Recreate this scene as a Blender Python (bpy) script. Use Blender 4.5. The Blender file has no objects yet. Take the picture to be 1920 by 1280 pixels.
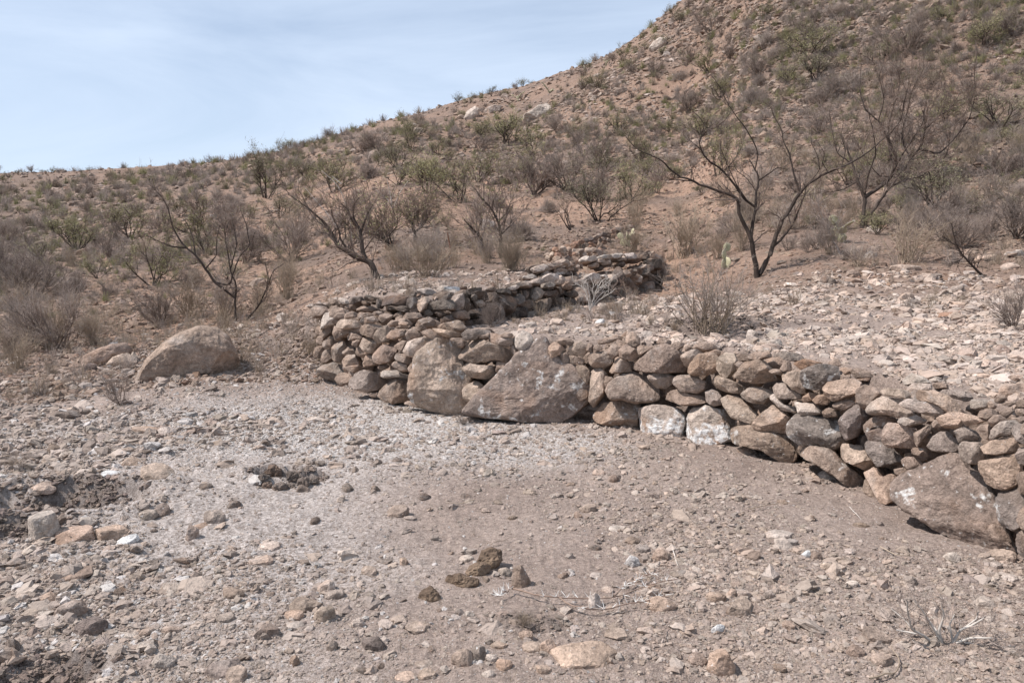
import bpy, math, random
import numpy as np
from mathutils import Vector
rs = np.random.RandomState(7)
random.seed(7)
SC = bpy.context.scene
C = SC.collection
# ------------------------------------------------------------------ camera
EYE = np.array([0.0, 0.0, 1.6]); PITCH = math.radians(7.25); FPX = 1493.0
cam = bpy.data.cameras.new('camera'); cam.lens = 28.0; cam.sensor_width = 36.0
cam.clip_start = 0.05; cam.clip_end = 9000
camo = bpy.data.objects.new('camera', cam); C.objects.link(camo)
camo.location = EYE; camo.rotation_euler = (math.radians(90) - PITCH, 0, 0)
SC.camera = camo
# ------------------------------------------------------------------ sky and sun
SUN_EL = math.radians(54); SUN_AZ = math.radians(-97)      # azimuth measured from +Y towards +X
sdir = Vector((math.cos(SUN_EL)*math.sin(SUN_AZ), math.cos(SUN_EL)*math.cos(SUN_AZ), math.sin(SUN_EL)))
W = bpy.data.worlds.new("World"); SC.world = W; W.use_nodes = True
nt = W.node_tree; nt.nodes.clear()
wo = nt.nodes.new('ShaderNodeOutputWorld'); bg = nt.nodes.new('ShaderNodeBackground')
sky = nt.nodes.new('ShaderNodeTexSky'); sky.sky_type = 'NISHITA'; sky.sun_disc = False
sky.sun_elevation = SUN_EL; sky.sun_rotation = SUN_AZ % (2*math.pi); sky.altitude = 1800
sky.air_density = 1.0; sky.dust_density = 0.6; sky.ozone_density = 1.4
tc = nt.nodes.new('ShaderNodeTexCoord'); mp = nt.nodes.new('ShaderNodeMapping')
mp.inputs['Scale'].default_value = (1.0, 1.3, 5.0); mp.inputs['Rotation'].default_value = (0.10, 0.22, 0.3)
nz = nt.nodes.new('ShaderNodeTexNoise'); nz.inputs['Scale'].default_value = 1.5; nz.inputs['Detail'].default_value = 7
nz.inputs['Roughness'].default_value = 0.58; nz.inputs['Distortion'].default_value = 0.6
cr = nt.nodes.new('ShaderNodeValToRGB'); cr.color_ramp.elements[0].position = 0.36; cr.color_ramp.elements[0].color = (0.52,0.52,0.52,1)
cr.color_ramp.elements[1].position = 0.66; cr.color_ramp.elements[1].color = (0.88,0.88,0.88,1)
mx = nt.nodes.new('ShaderNodeMix'); mx.data_type = 'RGBA'; mx.inputs['B'].default_value = (6.5, 7.6, 9.3, 1)
L = nt.links.new
L(tc.outputs['Generated'], mp.inputs['Vector']); L(mp.outputs['Vector'], nz.inputs['Vector'])
L(nz.outputs['Fac'], cr.inputs['Fac']); L(cr.outputs['Color'], mx.inputs['Factor'])
L(sky.outputs['Color'], mx.inputs['A']); L(mx.outputs['Result'], bg.inputs['Color'])
bg.inputs['Strength'].default_value = 0.095
L(bg.outputs['Background'], wo.inputs['Surface'])
sl = bpy.data.lights.new('sun', 'SUN'); sl.energy = 5.0; sl.angle = math.radians(0.55); sl.color = (1.0, 0.945, 0.91)
slo = bpy.data.objects.new('sun', sl); C.objects.link(slo)
slo.rotation_euler = sdir.to_track_quat('Z', 'Y').to_euler()
SC.view_settings.view_transform = 'Standard'; SC.view_settings.look = 'None'
SC.view_settings.exposure = 0.3; SC.view_settings.gamma = 1.0
# ------------------------------------------------------------------ small helpers
cp, sp = math.cos(PITCH), math.sin(PITCH)
def ray(px, py):
    u = (np.asarray(px, float) - 960)/FPX; v = (640 - np.asarray(py, float))/FPX
    return np.stack([u, cp + sp*v, -sp + cp*v + 0*u], -1)
def project(P):
    d = np.asarray(P) - EYE
    f = d[..., 1]*cp - d[..., 2]*sp; up = d[..., 1]*sp + d[..., 2]*cp
    f = np.where(f > 0.05, f, np.nan)
    return 960 + FPX*d[..., 0]/f, 640 - FPX*up/f
def sstep(x): x = np.clip(x, 0, 1); return x*x*(3 - 2*x)
def _hash(ix, iy, iz, seed):
    h = (ix.astype(np.int64)*374761393 + iy.astype(np.int64)*668265263 + iz.astype(np.int64)*2147483647 + seed*1274126177) & 0xffffffff
    h = ((h ^ (h >> 13))*1274126177) & 0xffffffff
    h = (h ^ (h >> 16)) & 0xffffffff
    return h.astype(np.float64)/4294967295.0*2 - 1
def noise(p, seed=0):
    """value noise, p (...,2 or 3), range about -1..1"""
    p = np.asarray(p, float); three = p.shape[-1] == 3
    x, y = p[..., 0], p[..., 1]; z = p[..., 2] if three else np.zeros_like(x)
    ix, iy, iz = np.floor(x), np.floor(y), np.floor(z)
    fx, fy, fz = x-ix, y-iy, z-iz
    fx, fy, fz = [f*f*f*(f*(f*6-15)+10) for f in (fx, fy, fz)]
    def c(a, b, d): return _hash(ix+a, iy+b, iz+d, seed)
    def pl(d):
        a = c(0,0,d)*(1-fx) + c(1,0,d)*fx; b = c(0,1,d)*(1-fx) + c(1,1,d)*fx
        return a*(1-fy) + b*fy
    if not three: return pl(0)
    return pl(0)*(1-fz) + pl(1)*fz
def fbm(p, seed=0, octs=4, gain=0.5):
    s = 0; a = 1.0; t = 0
    for o in range(octs):
        s = s + a*noise(np.asarray(p)*(2.03**o) + 17.3*o, seed+o); t += a; a *= gain
    return s/t
def mesh_from(name, V, faces, mats=(), midx=None, smooth=False):
    """faces: list of (n,k) int arrays"""
    me = bpy.data.meshes.new(name)
    V = np.asarray(V, np.float32); me.vertices.add(len(V)); me.vertices.foreach_set('co', V.ravel())
    faces = [np.asarray(f, np.int32) for f in faces if len(f)]
    nl = sum(f.size for f in faces); nf = sum(len(f) for f in faces)
    me.loops.add(nl); me.polygons.add(nf)
    me.loops.foreach_set('vertex_index', np.concatenate([f.ravel() for f in faces]))
    tot = np.concatenate([np.full(len(f), f.shape[1], np.int32) for f in faces])
    st = np.concatenate([[0], np.cumsum(tot)[:-1]]).astype(np.int32)
    me.polygons.foreach_set('loop_start', st)
    try: me.polygons.foreach_set('loop_total', tot)
    except Exception: pass
    for m in mats: me.materials.append(m)
    if midx is not None: me.polygons.foreach_set('material_index', np.asarray(midx, np.int32))
    me.polygons.foreach_set('use_smooth', np.full(nf, smooth))
    me.update(calc_edges=True); me.validate()
    return me
def link(name, me, loc=(0,0,0), parent=None, color=None):
    o = bpy.data.objects.new(name, me); C.objects.link(o); o.location = loc
    if parent is not None: o.parent = parent
    if color is not None: o.color = (*color[:3], 1)
    return o
def tag(o, label=None, cat=None, group=None, kind=None):
    if label: o['label'] = label
    if cat: o['category'] = cat
    if group: o['group'] = group
    if kind: o['kind'] = kind
    return o
def thing(name, loc, label, cat, group=None):
    o = bpy.data.objects.new(name, None); C.objects.link(o); o.location = loc; o.empty_display_size = 0.1
    return tag(o, label, cat, group)
# ------------------------------------------------------------------ materials
def newmat(name):
    m = bpy.data.materials.new(name); m.use_nodes = True; n = m.node_tree; n.nodes.clear()
    out = n.nodes.new('ShaderNodeOutputMaterial'); b = n.nodes.new('ShaderNodeBsdfPrincipled')
    n.links.new(b.outputs[0], out.inputs['Surface']); b.inputs['Roughness'].default_value = 0.95
    b.inputs['Specular IOR Level'].default_value = 0.15
    return m, n, b
def nd(n, t, **kw):
    x = n.nodes.new('ShaderNode'+t)
    for k, v in kw.items():
        if k.startswith('i_'):
            x.inputs[k[2:].replace('_', ' ')].default_value = v
        else: setattr(x, k, v)
    return x
def noise_n(n, vec, scale, detail=5, rough=0.6, dist=0.0):
    t = nd(n, 'TexNoise'); t.inputs['Scale'].default_value = scale; t.inputs['Detail'].default_value = detail
    t.inputs['Roughness'].default_value = rough; t.inputs['Distortion'].default_value = dist
    n.links.new(vec, t.inputs['Vector']); return t.outputs['Fac']
def ramp(n, fac, stops):
    r = nd(n, 'ValToRGB'); e = r.color_ramp.elements
    while len(e) < len(stops): e.new(0.5)
    for k, (p, c) in enumerate(stops):
        e[k].position = p; e[k].color = (c, c, c, 1) if not hasattr(c, '__len__') else (*c, 1)
    n.links.new(fac, r.inputs['Fac']); return r.outputs['Color']
def mixc(n, f, a, b, mode='MIX'):
    m = nd(n, 'Mix', data_type='RGBA', blend_type=mode)
    for s, v in (('Factor', f), ('A', a), ('B', b)):
        if hasattr(v, 'is_output'): n.links.new(v, m.inputs[s])
        elif s == 'Factor': m.inputs[s].default_value = v
        else: m.inputs[s].default_value = (*v, 1)
    return m.outputs['Result']
def bump(n, b, h, strength, dist, prev=None):
    x = nd(n, 'Bump'); x.inputs['Strength'].default_value = strength; x.inputs['Distance'].default_value = dist
    n.links.new(h, x.inputs['Height'])
    if prev is not None: n.links.new(prev, x.inputs['Normal'])
    n.links.new(x.outputs['Normal'], b.inputs['Normal']); return x.outputs['Normal']
def stone_mat(name, speck=0.5, paint=None, rust=0.35):
    m, n, b = newmat(name)
    tcn = nd(n, 'TexCoord'); oi = nd(n, 'ObjectInfo')
    off = nd(n, 'VectorMath', operation='MULTIPLY_ADD')
    cmb = nd(n, 'CombineXYZ'); n.links.new(oi.outputs['Random'], cmb.inputs[0]); n.links.new(oi.outputs['Random'], cmb.inputs[1])
    off.inputs[1].default_value = (37, 91, 53); n.links.new(cmb.outputs[0], off.inputs[0]); n.links.new(tcn.outputs['Object'], off.inputs[2])
    v = off.outputs[0]
    n1 = noise_n(n, v, 5.5, 6, 0.65, 0.3); n2 = noise_n(n, v, 26, 6, 0.7); n3 = noise_n(n, v, 90, 4, 0.7); n4 = noise_n(n, v, 2.6, 3, 0.5, 0.8)
    base = mixc(n, 1.0, oi.outputs['Color'], ramp(n, n1, [(0.30, 0.62), (0.70, 1.36)]), 'MULTIPLY')
    base = mixc(n, 1.0, base, ramp(n, n2, [(0.30, 0.60), (0.70, 1.34)]), 'MULTIPLY')
    base = mixc(n, ramp(n, n4, [(0.52, 0.0), (0.72, rust)]), base, (0.40, 0.235, 0.145))
    base = mixc(n, ramp(n, noise_n(n, v, 3.7, 4, 0.6), [(0.56, 0.0), (0.75, 0.55)]), base, (0.42, 0.38, 0.345))
    base = mixc(n, 1.0, base, ramp(n, n3, [(0.30, 0.72), (0.70, 1.28)]), 'MULTIPLY')
    sp_ = noise_n(n, v, 34, 3, 0.65)
    base = mixc(n, ramp(n, sp_, [(0.70 - 0.05*speck, 0.0), (0.73, 0.8)]), base, (0.66, 0.63, 0.60))
    if paint:
        pn = noise_n(n, tcn.outputs['Object'], paint[1], 5, 0.55, 0.4)
        ps = noise_n(n, v, 30, 4, 0.6)
        cut = nd(n, 'Math', operation='MULTIPLY'); n.links.new(ramp(n, pn, [(paint[2], 0.0), (paint[2]+0.05, 1.0)]), cut.inputs[0])
        n.links.new(ramp(n, ps, [(0.40, 0.05), (0.56, 0.95)]), cut.inputs[1])
        base = mixc(n, cut.outputs[0], base, paint[0])
    n.links.new(base, b.inputs['Base Color'])
    p = bump(n, b, n2, 0.85, 0.03); p = bump(n, b, n3, 0.8, 0.010, p)
    return m
M_STONE = stone_mat('stone'); M_LICH = stone_mat('spotted_stone', 1.0, ((0.70, 0.675, 0.64), 7.5, 0.575)); M_PAINT = stone_mat('whitewashed_stone', 0.4, ((0.78, 0.765, 0.74), 2.6, 0.485), 0.8)
def pebble_mat():
    m, n, b = newmat('gravel_stone')
    at = nd(n, 'Attribute', attribute_type='INSTANCER', attribute_name='pcol'); tcn = nd(n, 'TexCoord')
    v = tcn.outputs['Object']; n1 = noise_n(n, v, 2.2, 5, 0.7)
    n.links.new(mixc(n, 1.0, at.outputs['Color'], ramp(n, n1, [(0.25, 0.72), (0.75, 1.25)]), 'MULTIPLY'), b.inputs['Base Color'])
    bump(n, b, n1, 0.5, 0.1); return m
M_PEB = pebble_mat()
def bark(name, c1, c2, scale=40):
    m, n, b = newmat(name); tcn = nd(n, 'TexCoord'); oi = nd(n, 'ObjectInfo')
    n1 = noise_n(n, tcn.outputs['Object'], scale, 4, 0.6); f = noise_n(n, tcn.outputs['Object'], 3.0, 2, 0.5)
    col = mixc(n, ramp(n, f, [(0.35, 0.0), (0.65, 1.0)]), c1, c2)
    col = mixc(n, 1.0, col, ramp(n, n1, [(0.3, 0.75), (0.7, 1.2)]), 'MULTIPLY')
    rv = nd(n, 'MapRange'); n.links.new(oi.outputs['Random'], rv.inputs['Value']); rv.inputs['To Min'].default_value = 0.8; rv.inputs['To Max'].default_value = 1.2
    col = mixc(n, 1.0, col, rv.outputs['Result'], 'MULTIPLY')
    n.links.new(col, b.inputs['Base Color']); return m
M_BARK = bark('dark_bark', (0.048, 0.036, 0.030), (0.095, 0.073, 0.060)); M_TWIG = bark('red_brown_twig', (0.19, 0.125, 0.095), (0.26, 0.19, 0.15))
M_GREY = bark('grey_twig', (0.30, 0.245, 0.212), (0.43, 0.355, 0.305)); M_TAN = bark('tan_stalk', (0.28, 0.215, 0.16), (0.40, 0.32, 0.24))
M_PALE = bark('pale_dead_wood', (0.46, 0.41, 0.36), (0.62, 0.57, 0.51)); M_DSHR = bark('dark_twig', (0.155, 0.118, 0.098), (0.25, 0.195, 0.162))
M_LEAF = bark('leaf_green', (0.26, 0.25, 0.12), (0.34, 0.315, 0.17)); M_LEAF2 = bark('leaf_olive', (0.20, 0.185, 0.11), (0.27, 0.245, 0.155))
M_CACT = bark('cactus_pad', (0.33, 0.31, 0.19), (0.44, 0.40, 0.27), 25); M_WOOD = bark('rotten_wood', (0.10, 0.070, 0.052), (0.23, 0.165, 0.115), 30)
M_RUST = bark('rusty_metal', (0.16, 0.08, 0.05), (0.24, 0.13, 0.09), 30)
# ------------------------------------------------------------------ terrain
def slope_of(py):
    v = (640 - np.asarray(py, float))/FPX
    return (-sp + cp*v)/(cp + sp*v)
def az_of(px, py):
    d = ray(px, py); return np.arctan2(d[..., 0], d[..., 1])
SKY = [(-900,400),(-400,352),(0,334),(150,328),(300,322),(400,314),(500,302),(600,276),(700,248),(800,222),(850,205),(900,190),(960,178),(1000,168),(1050,150),(1100,135),(1150,113),(1200,80),(1250,42),(1285,15),(1310,0),(1400,-60),(1500,-130),(1900,-340),(2400,-420)]
s_az = np.array([float(az_of(*p)) for p in SKY]); s_sl = np.array([float(slope_of(p[1])) for p in SKY])
# column px: level0 (Y,z), then (py,Y) x4, crest Y
COLS = [(-900,(6,0.0),(720,9),(580,17),(480,32),(420,60),135),
 (-300,(6,0.0),(700,9.8),(590,15),(490,28),(410,56),135),
 (0,(6,0.0),(690,9.8),(600,14),(500,25),(420,50),130),
 (250,(6,0.0),(680,9.8),(590,14),(505,24),(410,48),120),
 (500,(7,0.02),(640,10.2),(600,12),(520,20),(400,42),110),
 (600,(7,0.03),(600,9.6),(540,14),(500,20),(375,42),105),
 (700,(7,0.9),(548,9.6),(520,13),(450,20),(340,42),100),
 (960,(7,0.95),(527,11.5),(480,16),(400,28),(300,50),95),
 (1240,(6,0.70),(487,17.5),(440,21),(370,30),(220,50),85),
 (1400,(5.6,0.72),(600,8),(520,12),(400,20),(230,38),85),
 (1650,(4.8,0.70),(600,7.8),(500,12.5),(390,19),(200,35),90),
 (1920,(4.2,0.68),(620,6.9),(500,12),(380,18),(180,32),95),
 (2700,(4.0,0.68),(620,6.9),(500,12),(380,18),(180,32),95)]
def colY(k):  # level k -> arrays over columns of (Y, z)
    out = []
    for c in COLS:
        if k == 0: out.append(c[1])
        elif k <= 4: out.append((c[k+1][1], 1.6 + c[k+1][1]*float(slope_of(c[k+1][0]))))
        else: out.append((c[6], 0))
    return np.array(out, float)
c_az = np.array([math.atan2((c[0]-960)/FPX, cp) for c in COLS])
def smooth_interp(x, xp, fp):
    """monotone cubic (pchip) vectorised in x, 1-D knots"""
    xp = np.asarray(xp, float); fp = np.asarray(fp, float)
    h = np.diff(xp); d = np.diff(fp)/h; m = np.zeros_like(fp)
    for i in range(1, len(xp)-1):
        if d[i-1]*d[i] > 0:
            w1 = 2*h[i]+h[i-1]; w2 = h[i]+2*h[i-1]; m[i] = (w1+w2)/(w1/d[i-1]+w2/d[i])
    m[0] = 0; m[-1] = 0
    x = np.clip(x, xp[0], xp[-1]); i = np.clip(np.searchsorted(xp, x)-1, 0, len(xp)-2)
    t = (x-xp[i])/h[i]
    return ((2*t**3-3*t**2+1)*fp[i] + (t**3-2*t**2+t)*h[i]*m[i] + (-2*t**3+3*t**2)*fp[i+1] + (t**3-t**2)*h[i]*m[i+1])
# azimuth samples (dense ahead), radius samples (log)
AZ = np.concatenate([np.linspace(-math.pi, -math.radians(42), 50, endpoint=False), np.linspace(-math.radians(42), math.radians(42), 960), np.linspace(math.radians(42), math.pi, 51)[1:]])
RR = np.concatenate([[0.02, 0.3, 0.6], np.geomspace(0.9, 170, 1020), np.geomspace(180, 5000, 25)])
nA, nR = len(AZ), len(RR)
cosA = np.cos(np.clip(AZ, -1.2, 1.2))
lev = [(smooth_interp(AZ, c_az, colY(k)[:, 0]), smooth_interp(AZ, c_az, colY(k)[:, 1])) for k in range(5)]
crY = smooth_interp(AZ, c_az, colY(5)[:, 0]); crS = smooth_interp(AZ, s_az, s_sl)
wA = np.where(np.abs(AZ) > 1.0, sstep((1.9 - np.abs(AZ))/0.9), 1.0)
LR = [np.full(nA, 0.01)] + [l[0]/cosA for l in lev] + [crY/cosA]
LZ = [np.where(lev[0][1] > 0.5, lev[0][1], 0*AZ)] + [l[1] for l in lev] + [1.6 + crY*crS]
cz = LZ[-1]; cr_ = LR[-1]
LR += [cr_*1.12, cr_*1.4, cr_*2.2, np.full(nA, 1200.0), np.full(nA, 6000.0)]
LZ += [cz + 0.3, cz - 3.0, cz - 25, np.minimum(cz-40, -10), np.full(nA, -30.0)]
LR = np.array(LR); LZ = np.array(LZ)*wA[None]
# vectorised pchip along log r per azimuth
X = np.log(LR); Hh = np.diff(X, axis=0); D = np.diff(LZ, axis=0)/Hh; Mm = np.zeros_like(LZ)
for i in range(1, len(LR)-1):
    ok = D[i-1]*D[i] > 0
    w1 = 2*Hh[i]+Hh[i-1]; w2 = Hh[i]+2*Hh[i-1]
    Mm[i] = np.where(ok, (w1+w2)/(w1/np.where(ok, D[i-1], 1)+w2/np.where(ok, D[i], 1)), 0)
Bz = np.zeros((nA, nR)); lx = np.log(RR)
for a in range(nA):
    x = X[:, a]; i = np.clip(np.searchsorted(x, lx)-1, 0, len(x)-2); h = Hh[i, a]; t = np.clip((lx-x[i])/h, 0, 1)
    Bz[a] = (2*t**3-3*t**2+1)*LZ[i, a] + (t**3-2*t**2+t)*h*Mm[i, a] + (-2*t**3+3*t**2)*LZ[i+1, a] + (t**3-t**2)*h*Mm[i+1, a]
# wall lines on plan
FRONT = np.array([(6.2,-4.0),(4.9,-1.0),(3.95,1.2),(3.1,2.95),(2.58,3.88),(2.42,4.35),(2.27,5.0),(2.0,5.55),(1.68,6.03),(1.2,6.5),(0.7,6.84),(0.0,7.05),(-0.5,7.2),(-0.95,7.45),(-1.5,8.1),(-1.95,8.75),(-2.35,9.3),(-2.62,9.75),(-2.66,10.1),(-2.45,10.5)])
BACK = np.array([(-2.35,10.0),(-2.0,9.35),(-1.5,8.85),(-1.0,8.45),(-0.62,8.35),(-0.38,8.75),(-0.13,9.45),(0.28,10.35),(0.94,11.7),(1.65,13.0),(2.35,14.6),(3.1,16.6),(3.25,17.2)])
def line_r(poly, az):
    """distance from the camera at which azimuth az meets the polyline (nearest), inf when it does not"""
    out = np.full(az.shape, np.inf); dx, dy = np.sin(az), np.cos(az)
    for (x0, y0), (x1, y1) in zip(poly[:-1], poly[1:]):
        ex, ey = x1-x0, y1-y0; den = dx*ey - dy*ex; den = np.where(np.abs(den) < 1e-9, 1e-9, den)
        t = (x0*ey - y0*ex)/den; s = (x0*dy - y0*dx)/den
        ok = (s >= -1e-6) & (s <= 1+1e-6) & (t > 0.05); out = np.where(ok & (t < out), t, out)
    return out
rf = line_r(FRONT, AZ); rb = line_r(BACK, AZ)
Rg, Ag = np.meshgrid(RR, AZ); Xg = Rg*np.sin(Ag); Yg = Rg*np.cos(Ag)
P2 = np.stack([Xg, Yg], -1)
azb = math.atan2(3.25, 17.2)
wB = sstep((Ag - (azb - 0.004))/0.20)                       # 1 right of the inner wall's end
terr = 0.66 + 0.03*fbm(P2*0.7, 5, 2)
inner = (Rg < (rb[:, None] + 0.16)) & np.isfinite(rb[:, None])
sb = np.where(np.isfinite(rb[:, None]), sstep((Rg - rb[:, None] - 0.44)/0.12), 1.0)
azr = math.atan2(-0.62, 8.35)
hIn = terr*(1-sb) + Bz*sb
H = np.where(np.isfinite(rb[:, None]), hIn, terr*(1-wB) + Bz*wB)
H = np.where(Ag > azb, terr*(1-wB) + Bz*wB, H)
far = sstep((Rg - 13.5)/7.0); H = np.where(Ag > azb, H*(1-far) + Bz*far, H)
court = 0.0*Rg
sf = np.where(np.isfinite(rf[:, None]), sstep((Rg - rf[:, None] - 0.46)/0.12), 1.0)
behind = ~np.isfinite(rf[:, None]) & (np.abs(Ag) > 1.0)
H = np.where(np.isfinite(rf[:, None]), court*(1-sf) + H*sf, H)
lower = np.isfinite(rf[:, None]) & (Rg < rf[:, None] + 0.2)
H = np.where((Ag < math.atan2(-2.35, 10.0)) & (Rg > np.where(np.isfinite(rf), rf, 0)[:, None] + 0.1), Bz*np.where(np.isfinite(rf[:, None]), sf, 1), H)
azb0 = math.atan2(-2.66, 10.1); wL = sstep((Ag - azb0 + 0.16)/0.16)
H = np.where(Ag < azb0, Bz*(1-wL) + wL*Bz*sstep((Rg-8.8)/1.5), H)
wE = sstep((Ag - azb0 - 0.012)/0.045); H = np.where(Ag >= azb0, H*wE + (1-wE)*Bz*sstep((Rg-8.8)/1.5), H)
H = np.where((np.abs(Ag) > 1.1) & (Ag < 0), Bz, H)
def gpt(px, py, z=0.0):
    d = ray(px, py); t = (z - EYE[2])/d[2]; return EYE + d*t
cell = np.maximum(Rg*(AZ[500]-AZ[499]), 1e-4)
def octave(wl, amp, seed, ridged=False):
    n = noise(P2/wl, seed)
    if ridged: n = 1 - 2*np.abs(n)
    return amp*n*np.clip((wl/cell - 2.0)/3.0, 0, 1)
near = 1 - sstep((Rg - 9)/9)
onwall = np.clip(np.abs(Rg - np.where(np.isfinite(rf), rf, 1e3)[:, None])/0.5, 0, 1)
det = (octave(1.3, 0.022, 11) + octave(0.45, 0.012, 12) + octave(0.16, 0.0075, 13) + octave(0.06, 0.005, 14, True) + octave(0.026, 0.0022, 15))*(0.4 + 0.6*near)
hill = (octave(9, 0.16, 21) + octave(3.2, 0.08, 22) + octave(1.2, 0.06, 23, True) + octave(0.5, 0.055, 24) + octave(0.22, 0.03, 25, True) + octave(0.1, 0.012, 26))*sstep((Rg-11)/22) + octave(0.35, 0.02, 27, True)*sstep((Rg-9)/4)
leftr = sstep((-Xg - 0.6)/1.6)*near*sstep((Yg-1.5)/1.0)
det += leftr*(octave(0.30, 0.014, 31, True) + octave(0.11, 0.008, 32, True))
H = H + det + hill*(1 - sstep((Rg-150)/100)*0.9)
def dent(px, py, rad, depth, asp=1.0, z=0.0):
    g = gpt(px, py, z); d = np.hypot((Xg-g[0])/asp, Yg-g[1])/rad
    d = d + 0.22*noise(P2*9, 44) + 0.12*noise(P2*24, 45)
    return -depth*np.exp(-np.clip(d, 0, 9)**3) + 0.28*depth*np.exp(-((d-1.35)/0.35)**2)
DK = np.zeros_like(H)
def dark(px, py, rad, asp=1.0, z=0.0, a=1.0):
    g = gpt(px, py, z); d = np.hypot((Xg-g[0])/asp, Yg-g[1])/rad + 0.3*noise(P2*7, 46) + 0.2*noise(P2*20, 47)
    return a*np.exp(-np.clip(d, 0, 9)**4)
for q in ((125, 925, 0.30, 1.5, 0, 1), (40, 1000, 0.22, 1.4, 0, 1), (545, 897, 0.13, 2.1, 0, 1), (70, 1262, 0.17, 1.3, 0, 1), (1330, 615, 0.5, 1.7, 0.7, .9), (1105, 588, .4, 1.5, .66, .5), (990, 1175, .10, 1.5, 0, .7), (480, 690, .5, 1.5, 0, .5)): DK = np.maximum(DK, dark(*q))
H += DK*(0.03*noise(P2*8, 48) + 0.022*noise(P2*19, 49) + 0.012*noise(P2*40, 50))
H += dent(120, 935, 0.30, 0.17, 1.5) + dent(45, 1000, 0.16, 0.10, 1.3) + dent(520, 897, 0.10, 0.2, 1.5) + dent(578, 902, 0.07, 0.06, 1.5) + dent(60, 1268, 0.17, 0.09, 1.2) + dent(345, 1048, 0.10, 0.05, 1.4) + dent(60, 850, 0.18, 0.05, 1.4)
H += -dent(1330, 622, 0.45, 0.10, 1.4, 0.68) - dent(1110, 592, 0.45, 0.07, 1.4, 0.66)
def hz(x, y):
    """ground height under world x, y (arrays)"""
    x = np.asarray(x, float); y = np.asarray(y, float)
    a = np.arctan2(x, y); r = np.hypot(x, y)
    ia = np.clip(np.searchsorted(AZ, a)-1, 0, nA-2); ir = np.clip(np.searchsorted(RR, r)-1, 0, nR-2)
    ta = np.clip((a-AZ[ia])/(AZ[ia+1]-AZ[ia]), 0, 1); tr = np.clip((r-RR[ir])/(RR[ir+1]-RR[ir]), 0, 1)
    return (H[ia, ir]*(1-ta)*(1-tr) + H[ia+1, ir]*ta*(1-tr) + H[ia, ir+1]*(1-ta)*tr + H[ia+1, ir+1]*ta*tr)
TS = np.geomspace(1.2, 260, 1500)
def ground(px, py):
    """where the view ray through a photograph pixel meets the ground"""
    d = ray(px, py)
    P = EYE + d*TS[:, None]; g = P[:, 2] - hz(P[:, 0], P[:, 1]); k = np.argmax(g < 0)
    if g[k] >= 0: k = int(np.argmin(g[800:])) + 800; return P[k]
    if k == 0: return P[0]
    t = g[k-1]/(g[k-1]-g[k]); return P[k-1]*(1-t) + P[k]*t
idx = np.arange(nA*nR).reshape(nA, nR)
quads = np.stack([idx[:-1, :-1], idx[1:, :-1], idx[1:, 1:], idx[:-1, 1:]], -1).reshape(-1, 4)[:, ::-1]
V = np.stack([Xg, Yg, H], -1).reshape(-1, 3)
m, n, b = newmat('ground_soil')
geo = nd(n, 'NewGeometry'); v = geo.outputs['Position']; at = nd(n, 'Attribute', attribute_name='zone')
sx = nd(n, 'SeparateColor'); n.links.new(at.outputs['Color'], sx.inputs[0])
nA1 = noise_n(n, v, 1.1, 6, 0.6, 0.4); nB = noise_n(n, v, 7, 6, 0.65); nC = noise_n(n, v, 45, 5, 0.7); nD = noise_n(n, v, 160, 3, 0.7); nE = noise_n(n, v, 0.22, 5, 0.6)
soil = mixc(n, ramp(n, nA1, [(0.35, 0.0), (0.65, 1.0)]), (0.270, 0.208, 0.174), (0.345, 0.272, 0.23))
grav = mixc(n, ramp(n, nC, [(0.38, 0.0), (0.62, 1.0)]), (0.35, 0.31, 0.28), (0.60, 0.56, 0.53))
red = mixc(n, ramp(n, nB, [(0.35, 0.0), (0.65, 1.0)]), (0.235, 0.147, 0.103), (0.335, 0.222, 0.158))
hillc = mixc(n, ramp(n, nE, [(0.38, 0.0), (0.62, 1.0)]), (0.175, 0.125, 0.098), (0.222, 0.155, 0.119))
hillc = mixc(n, ramp(n, nA1, [(0.40, 0.0), (0.66, 0.7)]), hillc, (0.122, 0.089, 0.071))
col = mixc(n, sx.outputs[0], soil, grav); col = mixc(n, sx.outputs[2], col, hillc); col = mixc(n, sx.outputs[1], col, red)
col = mixc(n, 1.0, col, ramp(n, nB, [(0.25, 0.80), (0.75, 1.18)]), 'MULTIPLY')
col = mixc(n, 1.0, col, ramp(n, nC, [(0.30, 0.58), (0.70, 1.36)]), 'MULTIPLY')
col = mixc(n, 1.0, col, ramp(n, nD, [(0.32, 0.70), (0.68, 1.26)]), 'MULTIPLY')
col = mixc(n, ramp(n, nD, [(0.62, 0.0), (0.70, 0.7)]), col, (0.62, 0.58, 0.54))
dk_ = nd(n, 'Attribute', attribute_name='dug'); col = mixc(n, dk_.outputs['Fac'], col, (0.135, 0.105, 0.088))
n.links.new(col, b.inputs['Base Color'])
p = bump(n, b, nB, 0.35, 0.05); p = bump(n, b, nC, 0.95, 0.018, p); p = bump(n, b, nD, 0.9, 0.006, p)
M_SOIL = m
me = mesh_from('ground', V, [quads], [M_SOIL], smooth=True)
Zc = np.zeros((nA, nR, 4), np.float32); Zc[..., 3] = 1
Rf_, Rb_ = rf[:, None], rb[:, None]
PX, PY = project(np.stack([Xg, Yg, H], -1)); PX = np.nan_to_num(PX, nan=-5000); PY = np.nan_to_num(PY, nan=5000)
g1 = gpt(620, 800); g2 = gpt(960, 830)
wn = 0.35*fbm(P2*1.3, 61, 3)
patch = np.maximum(sstep(1.35 - np.hypot((Xg-g1[0])/1.9, (Yg-g1[1])/1.5) + wn), 0.8*sstep(1.3 - np.hypot((Xg-g2[0])/1.0, (Yg-g2[1])/0.7) + wn))
patch = patch*(H < 0.25)
patch = np.maximum(patch, 0.55*sstep((-Xg-0.2)/1.0 + wn)*(H < 0.3)*(Rg < 8))
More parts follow.
